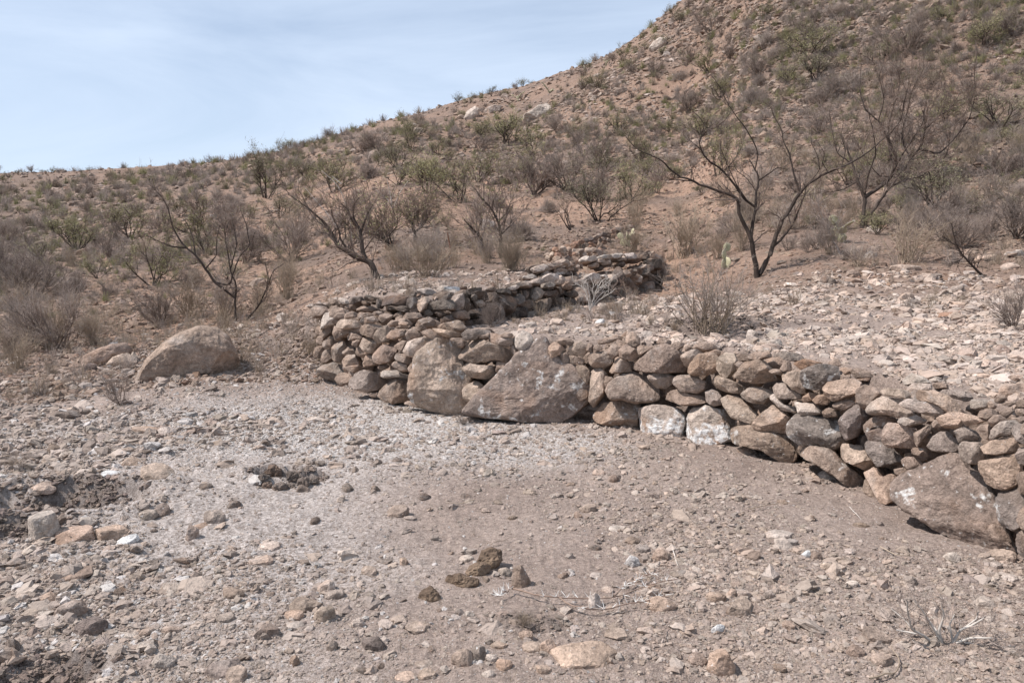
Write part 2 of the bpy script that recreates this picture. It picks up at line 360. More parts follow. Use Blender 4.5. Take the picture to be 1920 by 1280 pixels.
Zc[..., 0] = np.clip(patch, 0, 1)*0.95
redm = sstep((Rg-10.2)/1.5)*(1-0.6*sstep((Rg-30)/50))*sstep(0.75 + 1.5*fbm(P2*0.35, 62, 3))*(1 - sstep((Ag-0.22)/0.15)*0.6)
redm = redm*sstep((Ag+0.62)/0.2)
Zc[..., 1] = np.clip(redm, 0, 1)*0.9
Zc[..., 2] = sstep((Rg-8.5)/6)
ca = me.color_attributes.new('zone', 'FLOAT_COLOR', 'POINT'); ca.data.foreach_set('color', Zc.reshape(-1))
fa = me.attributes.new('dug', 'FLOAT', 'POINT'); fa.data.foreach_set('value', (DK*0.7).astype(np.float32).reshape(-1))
tag(link('ground', me), kind='structure')
def dkz(x, y):
    a = np.arctan2(x, y); r = np.hypot(x, y); return DK[np.clip(np.searchsorted(AZ, a)-1, 0, nA-1), np.clip(np.searchsorted(RR, r)-1, 0, nR-1)]
# visible cell weights for scattering
QV = np.stack([PX, PY], -1)
d1 = QV[1:, 1:] - QV[:-1, :-1]; d2 = QV[:-1, 1:] - QV[1:, :-1]
area = (d1[..., 0]*d2[..., 1] - d1[..., 1]*d2[..., 0])*-0.5
cX = PX[:-1, :-1]; cY = PY[:-1, :-1]
inv = (cX > -350) & (cX < 2900) & (cY > -120) & (cY < 1500) & (np.abs(Ag[:-1, :-1]) < 0.95)
area = np.where(inv & (np.abs(area) < 400), np.abs(area)*(np.where(area > 0, 1, 0.0)), 0)
if area.sum() < 1e5: area = np.where(inv, np.abs((d1[..., 0]*d2[..., 1] - d1[..., 1]*d2[..., 0])*0.5), 0)
steep = np.abs(H[:-1, 1:] - H[:-1, :-1])/np.maximum(Rg[:-1, 1:]-Rg[:-1, :-1], 1e-6)
area = area*(steep < 1.2)*np.where(cX > 2000, 0.45, 1.0)
def scatter(N, wfun, seed):
    """N ground points spread evenly over the picture, weighted by wfun(x, y, r, px, py)"""
    r_ = np.random.RandomState(seed)
    w = area*wfun(Xg[:-1, :-1], Yg[:-1, :-1], Rg[:-1, :-1], cX, cY); cdf = np.cumsum(w.ravel()); cdf /= cdf[-1]
    k = np.searchsorted(cdf, r_.rand(N)); ia, ir = np.unravel_index(k, w.shape)
    a = AZ[ia] + r_.rand(N)*(AZ[ia+1]-AZ[ia]); r = RR[ir] + r_.rand(N)*(RR[ir+1]-RR[ir])
    x, y = r*np.sin(a), r*np.cos(a); return np.stack([x, y, hz(x, y)], -1), r
# ------------------------------------------------------------------ stones
def ico(level):
    import bmesh
    bm = bmesh.new(); bmesh.ops.create_icosphere(bm, subdivisions=level, radius=1.0)
    V_ = np.array([v.co for v in bm.verts]); F_ = np.array([[v.index for v in f.verts] for f in bm.faces]); bm.free()
    return V_/np.linalg.norm(V_, axis=1)[:, None], F_
ICO = {k: ico(k) for k in (3, 4, 5, 6)}
def outline_radius(poly, th):
    """distance from the origin to a closed outline in direction th"""
    out = np.zeros(th.shape); dx, dy = np.cos(th), np.sin(th); n_ = len(poly)
    for i in range(n_):
        x0, y0 = poly[i]; x1, y1 = poly[(i+1) % n_]; ex, ey = x1-x0, y1-y0; den = dx*ey - dy*ex
        den = np.where(np.abs(den) < 1e-12, 1e-12, den); t = (x0*ey - y0*ex)/den; s = (x0*dy - y0*dx)/den
        ok = (s >= -1e-9) & (s <= 1+1e-9) & (t > 0); out = np.where(ok & (t > out), t, out)
    return out
def stone_verts(poly, depth, seed, lvl=4, rough=0.035, cuts=7, boxy=3.0, flat=0.0):
    """poly: outline (k,2) about its centre, in metres; local axes: x, y in the face, z out of it"""
    r_ = np.random.RandomState(seed); D_, F_ = ICO[lvl]
    th = np.arctan2(D_[:, 1], D_[:, 0]); s = np.hypot(D_[:, 0], D_[:, 1]); c = D_[:, 2]
    R = (outline_radius(poly, th)*2 + outline_radius(poly, th+0.05) + outline_radius(poly, th-0.05))/4
    mean = max(np.mean(outline_radius(poly, np.linspace(-3.1, 3.1, 40))), 1e-3)
    k = (s**boxy + np.abs(c)**boxy)**(-1/boxy)
    P = np.stack([np.cos(th)*R*s*k, np.sin(th)*R*s*k, depth*c*k], -1)
    sc = np.array([mean, mean, depth])
    for _ in range(cuts):
        q = r_.randn(3); q[2] = abs(q[2])*0.9 if r_.rand() < 0.75 else q[2]; q /= np.linalg.norm(q)
        Q = P/sc; h = Q @ q; lim = r_.uniform(0.60, 0.86)*np.max(h)
        if abs(q[2]) < 0.45: lim = (0.92 if lvl < 6 else 0.985)*np.max(h)
        if boxy > 6 and abs(q[2]) < 0.4: continue
        ex = np.clip(h-lim, 0, None); Q = Q - ex[:, None]*q*0.92; P = Q*sc
    nn = D_*np.array([1, 1, 1.0])
    size = (mean*2 + depth)/3
    w = P/size + seed*3.7
    a = rough*size
    if lvl <= 3: dsp = noise(w*1.3, 1)*1.6 + noise(w*3.1, 2)*0.6
    else: dsp = noise(w*1.2, 1)*0.9 + noise(w*2.6, 2)*0.9 + (0.5-np.abs(noise(w*4.4, 3)))*0.8 + noise(w*9.5, 4)*0.32
    if lvl >= 5: dsp = dsp + noise(w*19, 5)*0.16 + (0.5-np.abs(noise(w*13, 6)))*0.2
    P = P + nn*(a*dsp)[:, None]
    return P, F_
PAL = {'g': (0.325, 0.262, 0.220), 'b': (0.315, 0.236, 0.187), 't': (0.425, 0.328, 0.262), 'l': (0.475, 0.398, 0.340), 'd': (0.20, 0.158, 0.134),
       'p': (0.47, 0.345, 0.265), 'w': (0.62, 0.60, 0.58), 'W': (0.46, 0.375, 0.315), 'r': (0.33, 0.205, 0.145), 'S': (0.27, 0.207, 0.170), 'G': (0.235, 0.192, 0.166)}
def jcol(c, r_, j=0.09):
    c = np.array(PAL[c] if isinstance(c, str) else c); return np.clip(c*(1 + r_.randn()*j) + r_.randn(3)*0.002, 0.02, 0.9)
CROP = {'A': (560, 540, 8), 'B': (580, 620, 8), 'C': (760, 580, 8), 'D': (960, 610, 8), 'E': (1080, 660, 6.4), 'F': (1160, 610, 8), 'G': (1340, 650, 6.4), 'H': (1360, 760, 6.4),
        'I': (1560, 690, 6.4), 'J': (1620, 850, 6.4), 'K': (1720, 690, 6.4), 'L': (770, 510, 8), 'M': (980, 460, 7.111), 'X': (0, 0, 1), 'Q': (0, 540, 2.37)}
# crop, colour, options, outline in crop pixels, label
FW = """A l|290,610 290,480 340,400 500,360 600,400 625,540 480,545 400,585
A t|590,600 590,530 640,480 780,480 1000,510 1060,540 900,600 700,612
A t|310,690 440,570 490,570 490,650 440,710 380,750
A t|490,560 600,590 640,650 600,770 540,760 500,680
A b|890,620 960,560 1100,540 1220,570 1200,640 1090,740 930,690
A t|1100,760 1190,640 1330,560 1340,700 1310,790 1170,820
A g|1310,720 1400,640 1550,640 1620,660 1560,730 1420,770 1320,745
A b|1610,690 1680,620 1780,620 1850,700 1820,740 1640,800
A t|340,820 480,700 540,760 540,830 470,900 380,890
A g|270,780 310,710 370,740 350,850 290,830
A b|490,1050 520,900 590,800 650,800 685,880 680,980 620,1100 540,1100|brown upright oval stone at the rounded left end
A g|190,1010 250,870 330,860 400,910 340,1000 280,1050
A g|310,1080 400,940 500,920 500,1050 430,1110 360,1120
A t|880,860 970,740 1050,740 1180,830 1150,960 1020,960 940,900
A b|1120,1010 1190,900 1300,860 1450,900 1450,960 1380,1100 1240,1140 1130,1090
A l|1560,930 1640,810 1870,750 1960,760 2010,830 1900,930 1760,1040 1640,1010
A t|1430,860 1520,790 1640,800 1600,860 1550,940 1450,900
A l|1430,1040 1480,980 1600,990 1710,1050 1650,1140 1480,1080
A l|1380,1130 1480,1100 1640,1140 1640,1230 1540,1250 1430,1190
A l|1640,1200 1770,1040 1790,1120 1760,1270 1680,1275
A t|660,1110 760,1010 870,1010 910,1130 900,1260 780,1230 680,1180
A g|650,960 740,880 820,880 850,960 780,1010 700,1010
A g|800,800 870,770 925,785 870,870 830,860
A g|690,720 800,660 920,680 945,750 800,785 720,770
A d|630,680 720,620 880,630 860,680 740,690 650,740
A l|190,440 200,290 300,290 440,350 380,400 280,425
A l|460,320 560,240 580,300 520,340
A g|400,270 430,200 540,170 560,230 480,290
A g|260,240 290,190 370,240 340,280
A l|580,330 640,290 700,340 690,390 600,385
A t|650,460 680,400 800,350 870,370 850,430 720,445
A t|870,330 960,280 1100,270 1200,320 1100,355 900,355
A l|670,310 760,260 900,260 880,310 760,350
A l|980,450 1100,410 1150,480 1080,530 980,520
A g|1100,370 1200,350 1300,370 1220,410 1120,400
A g|1200,450 1310,380 1400,400 1340,480 1260,530
A t|1400,420 1480,350 1590,350 1600,400 1480,455
A t|1540,450 1640,380 1800,370 1840,430 1700,505 1570,480
A l|1320,550 1400,490 1500,500 1480,560 1380,575
A g|1490,520 1560,500 1650,520 1640,565 1530,560
A l|1710,570 1800,480 1960,440 2050,500 2000,560 1860,585
A p|1740,590 1860,560 1910,600 1860,645 1800,645
A b|860,430 930,370 1080,380 1100,410 980,450 900,475
B g|140,620 200,540 370,480 500,560 660,660 670,710 580,790 480,800 330,740 200,700|large pale-streaked stone at the foot of the left end
B g|630,820 640,740 720,650 850,600 1000,650 1190,770 1010,880 880,920 740,880|wide grey stone with a rusty lower edge
B b|1010,890 1140,800 1300,740 1430,770 1510,840 1510,910 1430,1040 1250,1080 1080,1000|brown cracked stone left of the upright slab
B l|1040,630 1090,590 1180,600 1300,590 1380,660 1520,660 1510,705 1300,695 1120,705
B l|1010,550 1060,510 1180,520 1180,550 1080,595
B p|550,1060 630,960 740,880 850,990 780,1035 640,1065
B l|500,960 540,920 620,970 560,1015
B t|790,420 850,370 960,390 1040,480 880,530 800,480
B t|490,470 600,380 700,400 740,500 640,560 500,510
B t|540,540 640,530 740,520 840,560 700,640 600,600
B l|1420,1090 1490,1050 1600,1070 1790,1160 1770,1190 1600,1145
B g|910,970 960,930 1020,940 1010,990 950,1005
C 6t|90,1250 90,1130 110,1020 170,880 170,800 230,680 370,540 520,450 640,470 770,490 790,600 830,740 850,870 930,1010 920,1180 890,1330 900,1420 820,1515 560,1530 260,1450 110,1340|tall upright slab with a white lime streak
C b|790,700 850,600 930,500 1000,440 1130,450 1250,510 1400,560 1580,620 1600,680 1560,790 1480,795 1360,740 1180,760 1060,790 960,780|wide brown stone right of the upright slab
C t|850,870 940,800 1100,840 1310,850 1345,930 1310,1020 1080,1035 960,1000 880,930
C t|1350,920 1380,770 1500,800 1560,860 1480,900 1370,945
C t|830,1260 900,1130 1000,1060 1080,1090 1180,1160 1150,1230 1060,1340 960,1400 880,1330|pale tilted block wedged beside the triangular boulder
C b|460,280 600,220 760,170 830,180 900,270 830,335 720,330 600,295
C p|360,300 440,280 600,310 830,350 820,390 680,425 580,400 460,345|flat pinkish capstone with a fresh surface
C g|240,340 380,300 500,370 620,430 480,475 330,415
C g|840,380 920,310 1100,300 1260,310 1260,370 1100,400 1060,440 900,455
C l|1090,400 1150,350 1250,350 1250,420 1180,445
C g|1250,420 1270,350 1380,370 1500,430 1610,430 1600,520 1520,555 1400,525 1260,485
C l|1640,510 1620,440 1680,380 1760,330 1860,360 1910,450 1880,560 1760,640 1680,575|pale chunky block just left of the triangular boulder's tip
C t|1570,560 1600,510 1650,530 1695,690 1655,725 1600,640
C b|620,460 700,430 830,430 900,490 850,570 790,560 770,490
C g|1400,400 1540,350 1620,380 1600,430 1480,425
X 6S|872,773 900,741 933,706 977,668 1000,652 1017,639 1026,648 1031,664 1055,680 1082,694 1098,708 1104,725 1103,748 1084,760 1070,776 1044,790 977,788 933,781|largest stone, a dark triangular boulder with white smears
D p|550,400 560,310 640,260 720,290 810,380 700,440 600,485
D t|830,390 900,280 1040,230 1120,290 1120,400 1050,465 920,420
D l|670,250 720,190 860,190 930,250 860,300 780,285
D b|1120,370 1130,280 1190,260 1220,310 1210,400 1160,415
D g|700,500 720,440 830,400 870,540 780,555
D g|840,420 960,460 1080,520 1060,575 900,565
D b|970,620 1030,580 1110,620 1160,670 1160,800 1120,880 1080,830 1020,740
D b|1140,490 1190,420 1290,390 1440,390 1500,480 1490,560 1340,630 1220,620 1160,570
D l|1430,360 1530,250 1600,340 1580,440 1500,490 1440,425
D t|1440,670 1560,510 1680,480 1740,570 1770,680 1600,705 1480,710
D b|1590,460 1600,370 1700,280 1830,350 1890,440 1830,510 1700,505 1640,480
D p|1710,250 1730,110 1820,100 1900,180 1900,270 1840,330 1780,310|salmon-pink rough stone standing on top
D t|1180,740 1190,650 1330,670 1400,720 1400,900 1370,1030 1250,1190 1210,1200 1160,1090 1200,930|narrow stone set on end right of the triangular boulder
D g|1400,760 1480,760 1520,820 1480,900 1400,950 1390,850
D l|1270,220 1400,200 1550,160 1570,210 1450,260 1300,285
D t|1230,370 1230,310 1300,290 1370,340 1290,385
D d|940,1010 1040,900 1130,890 1160,980 1120,1090 1000,1140 950,1085
E t|390,470 430,380 560,280 670,245 780,290 880,320 960,430 980,550 840,590 690,600 570,565 440,570|broad smooth tan stone in the middle course
E b|190,760 330,620 560,575 740,620 760,720 720,915 560,915 420,900 250,830|dark porous stone left of the whitewashed pair
E 5W|740,960 770,880 770,690 900,660 1060,645 1180,680 1310,770 1310,860 1230,1070 1170,1075 1000,1060 820,1010|left one of the two whitewashed blocks at the foot
E 5W|1310,960 1340,800 1380,680 1560,665 1700,700 1830,710 1880,800 1850,1030 1730,1090 1620,1130 1460,1110 1340,1040|right one of the two whitewashed blocks at the foot
E g|865,290 1010,245 1080,260 1170,290 1170,360 1060,430 960,420 900,360|light grey knobbly stone
E t|1180,290 1380,280 1400,310 1550,350 1530,440 1440,490 1270,470 1180,380
E b|1000,540 1080,490 1220,450 1340,500 1500,520 1580,580 1440,630 1280,630 1120,580
E g|1550,470 1620,440 1700,480 1760,560 1740,620 1640,640 1560,590
F b|170,630 340,440 540,350 700,300 870,360 930,430 1000,620 960,690 700,700 420,690|wide wedge-shaped stone in the top course
F t|940,450 1060,370 1220,370 1250,430 1100,540 1040,630 990,600
F b|1050,700 1080,560 1200,450 1400,420 1490,500 1460,700 1300,740 1100,730
F t|1470,650 1480,520 1600,410 1720,430 1760,520 1720,680 1640,770 1530,750
F g|300,460 270,320 380,300 520,340 400,400
F g|530,350 600,290 700,280 760,310 640,355
F l|750,330 850,250 950,260 970,310 880,360 800,355
F t|970,320 1000,280 1080,300 1080,350 1000,375
F l|1100,320 1200,260 1420,280 1460,340 1260,390 1120,370
F t|1390,830 1450,740 1520,750 1620,800 1740,850 1910,940 1830,1020 1700,1010 1500,950 1410,890
F w|1750,570 1800,530 1870,560 1860,600 1800,655
F g|560,270 600,200 700,190 780,240 760,280 640,275
F w|1410,380 1470,360 1540,400 1500,465
G b|240,360 290,270 350,200 560,170 650,250 700,380 690,430 500,430 340,410|large flat-bottomed brown stone in the top course
G t|800,330 950,300 1080,310 1060,400 1060,480 1090,540 1020,555 940,500 820,400
G l|655,290 700,265 830,280 900,310 800,330 700,325
G 5G|1060,380 1090,290 1200,240 1340,220 1500,260 1550,350 1480,410 1330,470 1200,500 1080,480|dark grey egg-shaped stone speckled white, in the top course
G p|1325,500 1370,430 1500,410 1640,380 1730,430 1710,550 1560,600 1440,650 1340,590
G b|1710,520 1800,460 1900,490 1980,560 1900,640 1840,730 1780,740 1710,650
G g|690,480 740,440 840,440 900,510 1030,580 1020,620 780,620 710,550
G g|315,570 440,485 560,490 690,545 650,600 580,680 460,670 330,610
G t|105,640 180,590 290,610 360,680 490,800 480,900 440,915 230,850 150,740
G l|650,590 710,560 760,640 850,710 920,700 990,770 880,790 780,750 660,630
G p|460,940 540,830 710,705 820,790 900,870 890,1000 800,1030 600,1010 480,980|pinkish pyramid-shaped stone
G 5L|200,1080 200,990 300,950 440,940 560,1010 760,1050 900,1050 960,1110 970,1280 920,1365 780,1370 700,1320 580,1240 430,1200 240,1170|long brown stone with a round pale lichen spot
G 5G|890,1020 930,830 980,790 1080,870 1180,840 1400,880 1520,880 1540,980 1560,1130 1410,1215 1240,1165 1020,1170 930,1100|big dark grey block with flecks of white
G G|1520,900 1560,820 1690,700 1750,720 1790,850 1740,970 1680,1060 1560,1110 1510,1010
G l|950,650 1050,680 1180,680 1280,800 1180,820 1080,840 1020,790
G b|1280,770 1370,730 1450,760 1460,830 1330,845
G g|1410,690 1500,645 1640,645 1690,690 1560,750 1450,740
G t|1180,640 1240,580 1340,570 1400,640 1340,690 1220,685
G g|1030,620 1140,550 1230,560 1170,640 1050,665
G r|950,200 1100,160 1280,190 1200,240 1070,295
G r|780,260 840,180 900,180 940,280 830,295
G g|390,150 500,70 640,60 700,110 520,165
G g|700,110 850,60 1000,80 1070,140 900,180 760,155
G l|1340,220 1380,170 1480,150 1520,220 1440,245
G g|1640,300 1740,260 1860,310 1900,360 1700,375
G l|1500,250 1640,250 1640,310 1560,335
G w|240,210 290,170 350,200 300,255
H b|845,560 900,510 1060,500 1280,545 1400,690 1560,800 1630,900 1630,990 1480,980 1330,840 1190,760 1000,640 880,610|long brown slanting stone streaked with white
H t|1290,490 1400,455 1600,480 1660,540 1760,690 1740,745 1620,750 1500,690 1340,610
I G|365,920 420,885 640,880 680,960 840,1090 720,1130 540,1175 500,1090 400,980
J 5p|0,240 130,170 190,280 240,290 320,250 400,320 410,400 380,520 280,600 200,590 150,500 60,330
J b|0,290 80,400 170,560 60,520 -30,440
H b|815,890 880,840 970,770 1040,860 1050,960 1010,1030 880,1025
H l|1060,860 1180,770 1290,840 1360,960 1300,980 1250,1030 1100,955
H t|150,520 220,490 330,530 400,600 320,630 200,605
I Lb|340,680 400,610 540,555 700,600 750,650 640,690 480,710 360,770
I d|380,780 640,700 640,880 400,870
I t|620,880 640,760 700,670 830,690 970,730 1000,870 960,950 780,930 650,935
I t|990,780 1080,740 1150,675 1200,720 1120,830 1020,950 1000,880
I l|390,500 480,400 620,350 820,380 940,540 920,580 780,580 600,540 430,545|pale grey banded slab in the top course
I l|820,420 900,370 1060,400 1240,440 1340,510 1330,560 1260,580 1000,520 880,475
I t|560,270 640,240 860,260 920,310 880,360 720,330 600,315
I p|1010,370 1020,290 1200,270 1360,320 1480,420 1500,530 1400,540 1260,430 1100,390|flat orange-tan slab lying on top
I g|1260,260 1480,270 1640,290 1700,380 1600,400 1400,335
I l|880,230 960,190 1180,190 1180,260 1000,280 960,330
I l|860,150 960,60 1100,110 1180,180 1000,190 900,205
I g|1190,200 1280,170 1370,190 1380,240 1240,245
I l|780,640 830,590 930,600 1000,565 1120,620 1080,660 900,695
I p|1270,600 1400,550 1520,530 1600,560 1540,660 1500,720 1340,705
I p|1560,620 1600,550 1740,580 1870,620 1740,660 1600,685
I t|1180,660 1220,610 1290,640 1320,700 1200,705
I g|1140,940 1210,850 1280,770 1360,760 1420,830 1500,880 1500,960 1440,1000 1200,985
I g|1480,760 1580,720 1700,750 1750,830 1640,870 1520,885
I b|830,1110 900,1070 1000,1070 1110,1170 1060,1220 960,1220 860,1165
I t|940,980 980,950 1110,960 1150,1060 1060,1050 960,1025
I l|740,1210 860,1190 910,1250 820,1280 760,1275
K g|500,970 560,890 740,900 780,960 800,1040 750,1140 640,1140 530,1085
K p|750,940 900,870 1120,820 1170,870 1210,950 1140,1000 960,1030 800,1015
J 5p|1390,180 1420,110 1640,50 1820,0 1850,100 1830,340 1690,420 1560,390 1440,345|big square pinkish stone near the right end
K g|1190,1060 1220,970 1330,930 1400,1000 1400,1120 1280,1160 1210,1135
J 5G|1600,600 1620,490 1700,450 1850,440 1950,480 2050,600 2000,850 1800,910 1660,860 1610,745|dark grey stone splashed white at the right edge
J G|1840,1090 1860,950 1950,900 2100,950 2100,1200 1950,1250 1850,1185
J b|1830,320 1930,280 2050,320 2050,450 1920,445
K g|1120,740 1200,690 1340,680 1400,800 1300,910 1200,865
K l|850,820 900,730 1000,650 1180,620 1240,690 1120,740 1110,800 980,800 870,865
K t|690,740 760,680 860,680 850,860 780,825
K g|660,490 660,380 860,370 850,460 720,505
K l|850,430 900,400 960,460 930,490 860,495
K g|720,560 740,510 900,490 950,540 840,610 740,585
K g|1020,560 1050,490 1140,470 1160,530 1080,605
K p|860,630 900,570 990,560 1060,620 960,650 880,685
K p|920,390 960,330 1040,310 1060,370 980,415
K t|1110,370 1110,200 1200,140 1300,190 1300,370 1200,395
K l|1000,430 1100,390 1180,410 1100,455
K g|1180,420 1240,380 1320,390 1320,470 1190,465
K l|1160,500 1260,480 1300,560 1190,565
K t|1100,90 1150,75 1220,130 1150,150 1110,125
K l|1080,620 1140,590 1280,600 1280,680 1200,655
J 6S|395,480 410,380 540,270 830,160 960,90 1150,20 1180,110 1240,210 1400,290 1470,450 1590,600 1600,740 1640,870 1720,1040 1820,1190 1640,1200 1400,1150 1100,1010 950,920 740,780 560,680 400,560|huge slanted brown slab with white blotches at the right
J G|2060,600 2200,560 2300,760 2250,900 2100,880
J t|2060,950 2250,950 2350,1150 2200,1300 2080,1200
J b|1400,800 1640,870 1740,1050 1600,1100"""
BWL = """A d|1190,210 1230,120 1400,110 1660,140 1670,200 1620,270 1350,262 1240,250|big dark block overhanging a black gap at the left end
A g|740,200 800,130 940,130 930,200 820,245
A d|950,140 1060,110 1180,150 1150,180 1000,185
A l|1480,60 1560,20 1740,40 1700,120 1560,105
A l|560,180 620,140 700,180 700,240 600,235
A g|930,200 960,190 1040,220 1030,260 980,250
A d|1180,300 1300,270 1600,270 1800,330 1780,400 1500,340 1250,345
A g|1160,200 1200,170 1240,260 1220,310 1180,290
L l|110,330 130,270 300,250 400,310 380,350 250,355 150,350
L l|350,260 470,210 560,220 700,280 700,340 600,350 460,325
L w|490,220 700,250 820,290 700,315 560,275|white-faced slab on the top edge
L g|440,420 520,350 590,340 600,380 540,420 470,435
L t|100,530 130,430 230,370 290,420 230,540 160,605
L g|240,550 270,460 600,410 650,480 640,560 430,565
L g|660,470 700,350 800,320 850,420 780,560 690,560
L b|700,570 780,400 880,430 910,550 860,595
L l|990,420 1060,400 1100,480 1050,520 1000,485
L g|900,380 920,340 980,370 990,430 930,430
L d|920,570 1050,540 1110,590 1060,650 930,645
L b|650,600 760,590 900,630 940,690 850,710 680,705
L b|350,600 450,570 530,640 440,670 390,645
L g|190,600 290,570 340,640 280,670 220,665
L d|440,700 600,640 650,720 560,780 460,780
L d|780,740 930,720 940,800 860,835
L b|950,720 1080,660 1150,750 1120,840 970,845
L d|880,300 1060,290 1180,290 1200,380 1100,430 960,380
L b|1200,330 1400,350 1520,420 1530,560 1480,640 1380,560 1280,450|largest rounded stone in the shaded face
L b|1150,480 1300,440 1400,560 1380,740 1200,705
L g|1260,250 1490,260 1450,340 1340,315
L l|1470,230 1600,190 1650,210 1540,275
L t|1520,200 1640,140 1760,160 1850,210 1700,225
L g|1510,300 1570,280 1600,310 1570,345
L g|1560,400 1600,320 1660,320 1670,460 1620,510 1550,505
L g|1680,300 1780,280 1760,380 1690,405
L b|1680,440 1780,420 1840,500 1820,550 1720,545
L d|1540,540 1700,540 1820,600 1800,660 1600,675
L b|880,250 1060,240 1060,290 900,305
L t|1150,260 1200,230 1290,250 1240,295
L g|700,230 820,220 830,260 760,265
L b|0,270 70,300 60,360 -80,400 -100,335
L d|-120,430 60,380 100,480 60,560 -60,520
L g|0,500 60,500 100,570 50,620 0,600
L d|560,760 700,720 780,760 860,850 700,860
M t|0,490 60,490 150,540 60,560 0,545
M g|120,500 200,440 300,440 290,490 180,535
M l|310,440 350,380 430,400 460,470 380,495
M t|460,470 500,400 550,480 530,520 470,515
M p|540,430 700,440 700,510 620,580 560,565|orange-brown stone in the top course
M g|290,510 370,490 440,530 400,560 290,565
M p|440,550 480,560 530,620 510,645
M g|130,680 150,570 230,560 250,630 210,700 150,745
M b|260,620 440,600 520,640 400,680 270,685
M b|600,630 660,610 730,650 680,700 610,695
M g|0,600 80,620 60,690 0,715
M b|0,750 110,730 150,820 60,850 0,855
M b|170,900 220,750 340,710 380,770 360,900 240,935
M b|390,720 560,690 570,780 420,785
M d|400,800 560,800 560,860 420,885
M l|870,420 900,380 990,410 1040,470 950,490 880,475
M t|710,470 860,430 860,500 750,515
M l|1010,400 1130,390 1150,430 1050,445
M t|1150,470 1180,390 1240,400 1240,500 1160,565
M d|1240,450 1310,270 1350,340 1330,470 1270,525|dark pointed stone standing above the top course
M b|1350,440 1350,340 1420,330 1400,425
M g|1420,330 1520,320 1530,390 1440,395
M g|1540,380 1560,320 1700,320 1730,380 1680,420 1570,415
M g|1450,480 1480,410 1560,400 1620,460 1560,515
M b|1620,530 1660,490 1730,550 1700,610 1630,605
M d|1690,190 1800,190 1830,200 1790,330 1720,295
M d|1740,420 1790,340 1810,440 1760,520 1710,485
M l|1680,160 1690,110 1830,180 1780,200 1700,195
M t|1560,300 1600,280 1650,250 1700,270 1640,325
M b|700,560 850,540 900,640 860,800 720,745
M b|900,560 1100,560 1140,680 1050,780 900,765
M d|1160,580 1280,560 1330,680 1280,770 1170,775
M b|1330,520 1450,500 1540,600 1480,720 1350,745
M d|1550,560 1620,620 1680,600 1600,680 1540,720
M d|570,700 700,720 800,800 760,830 580,830
M d|1180,420 1240,500 1180,560 1120,480"""
def blob(cx, cy, w, h, r_, tilt=0.0):
    k = r_.randint(6, 9); an = np.sort(np.linspace(0, 2*math.pi, k, endpoint=False) + r_.uniform(-0.25, 0.25, k))
    rad = r_.uniform(0.82, 1.08, k); x = np.cos(an)*rad*w/2; y = np.sin(an)*rad*h/2
    return np.stack([cx + x*math.cos(tilt) - y*math.sin(tilt), cy + x*math.sin(tilt) + y*math.cos(tilt)], -1)
def poly_area(p): return 0.5*abs(np.dot(p[:, 0], np.roll(p[:, 1], -1)) - np.dot(p[:, 1], np.roll(p[:, 0], -1)))
def parse(txt):
    out = []
    for ln in txt.strip().split('\n'):
        f = ln.split('|'); c, o = f[0].split(' '); ox, oy, s = CROP[c]
        p = np.array([[float(q) for q in w.split(',')] for w in f[1].split()])/s + np.array([ox, oy])
        lvl = int(o[0]) if o[0].isdigit() else 0
        if lvl: o = o[1:]
        mt = 'L' if o[0] == 'L' else ('W' if o[0] == 'W' else '')
        colr = 'W' if mt == 'W' else (o[-1] if o[-1] != 'L' else 'b')
        out.append((p, colr, mt, lvl, f[2] if len(f) > 2 else None))
    return out
def wall_hit(line, px, py):
    """meeting of a view ray with the vertical sheet through a plan line: point and plan normal towards the viewer"""
    d = ray(px, py); az = math.atan2(d[0], d[1]); dx, dy = math.sin(az), math.cos(az); best = None
    for (x0, y0), (x1, y1) in zip(line[:-1], line[1:]):
        ex, ey = x1-x0, y1-y0; den = dx*ey - dy*ex
        if abs(den) < 1e-9: continue
        t = (x0*ey - y0*ex)/den; s = (x0*dy - y0*dx)/den
        if -1e-6 <= s <= 1+1e-6 and t > 0.1 and (best is None or t < best[0]):
            nn = np.array([ey, -ex, 0.0]); nn /= np.linalg.norm(nn)
            if nn[0]*dx + nn[1]*dy > 0: nn = -nn
            best = (t, nn)
    if best is None: return None
    k = best[0]/math.hypot(d[0], d[1]); return EYE + d*k, best[1]
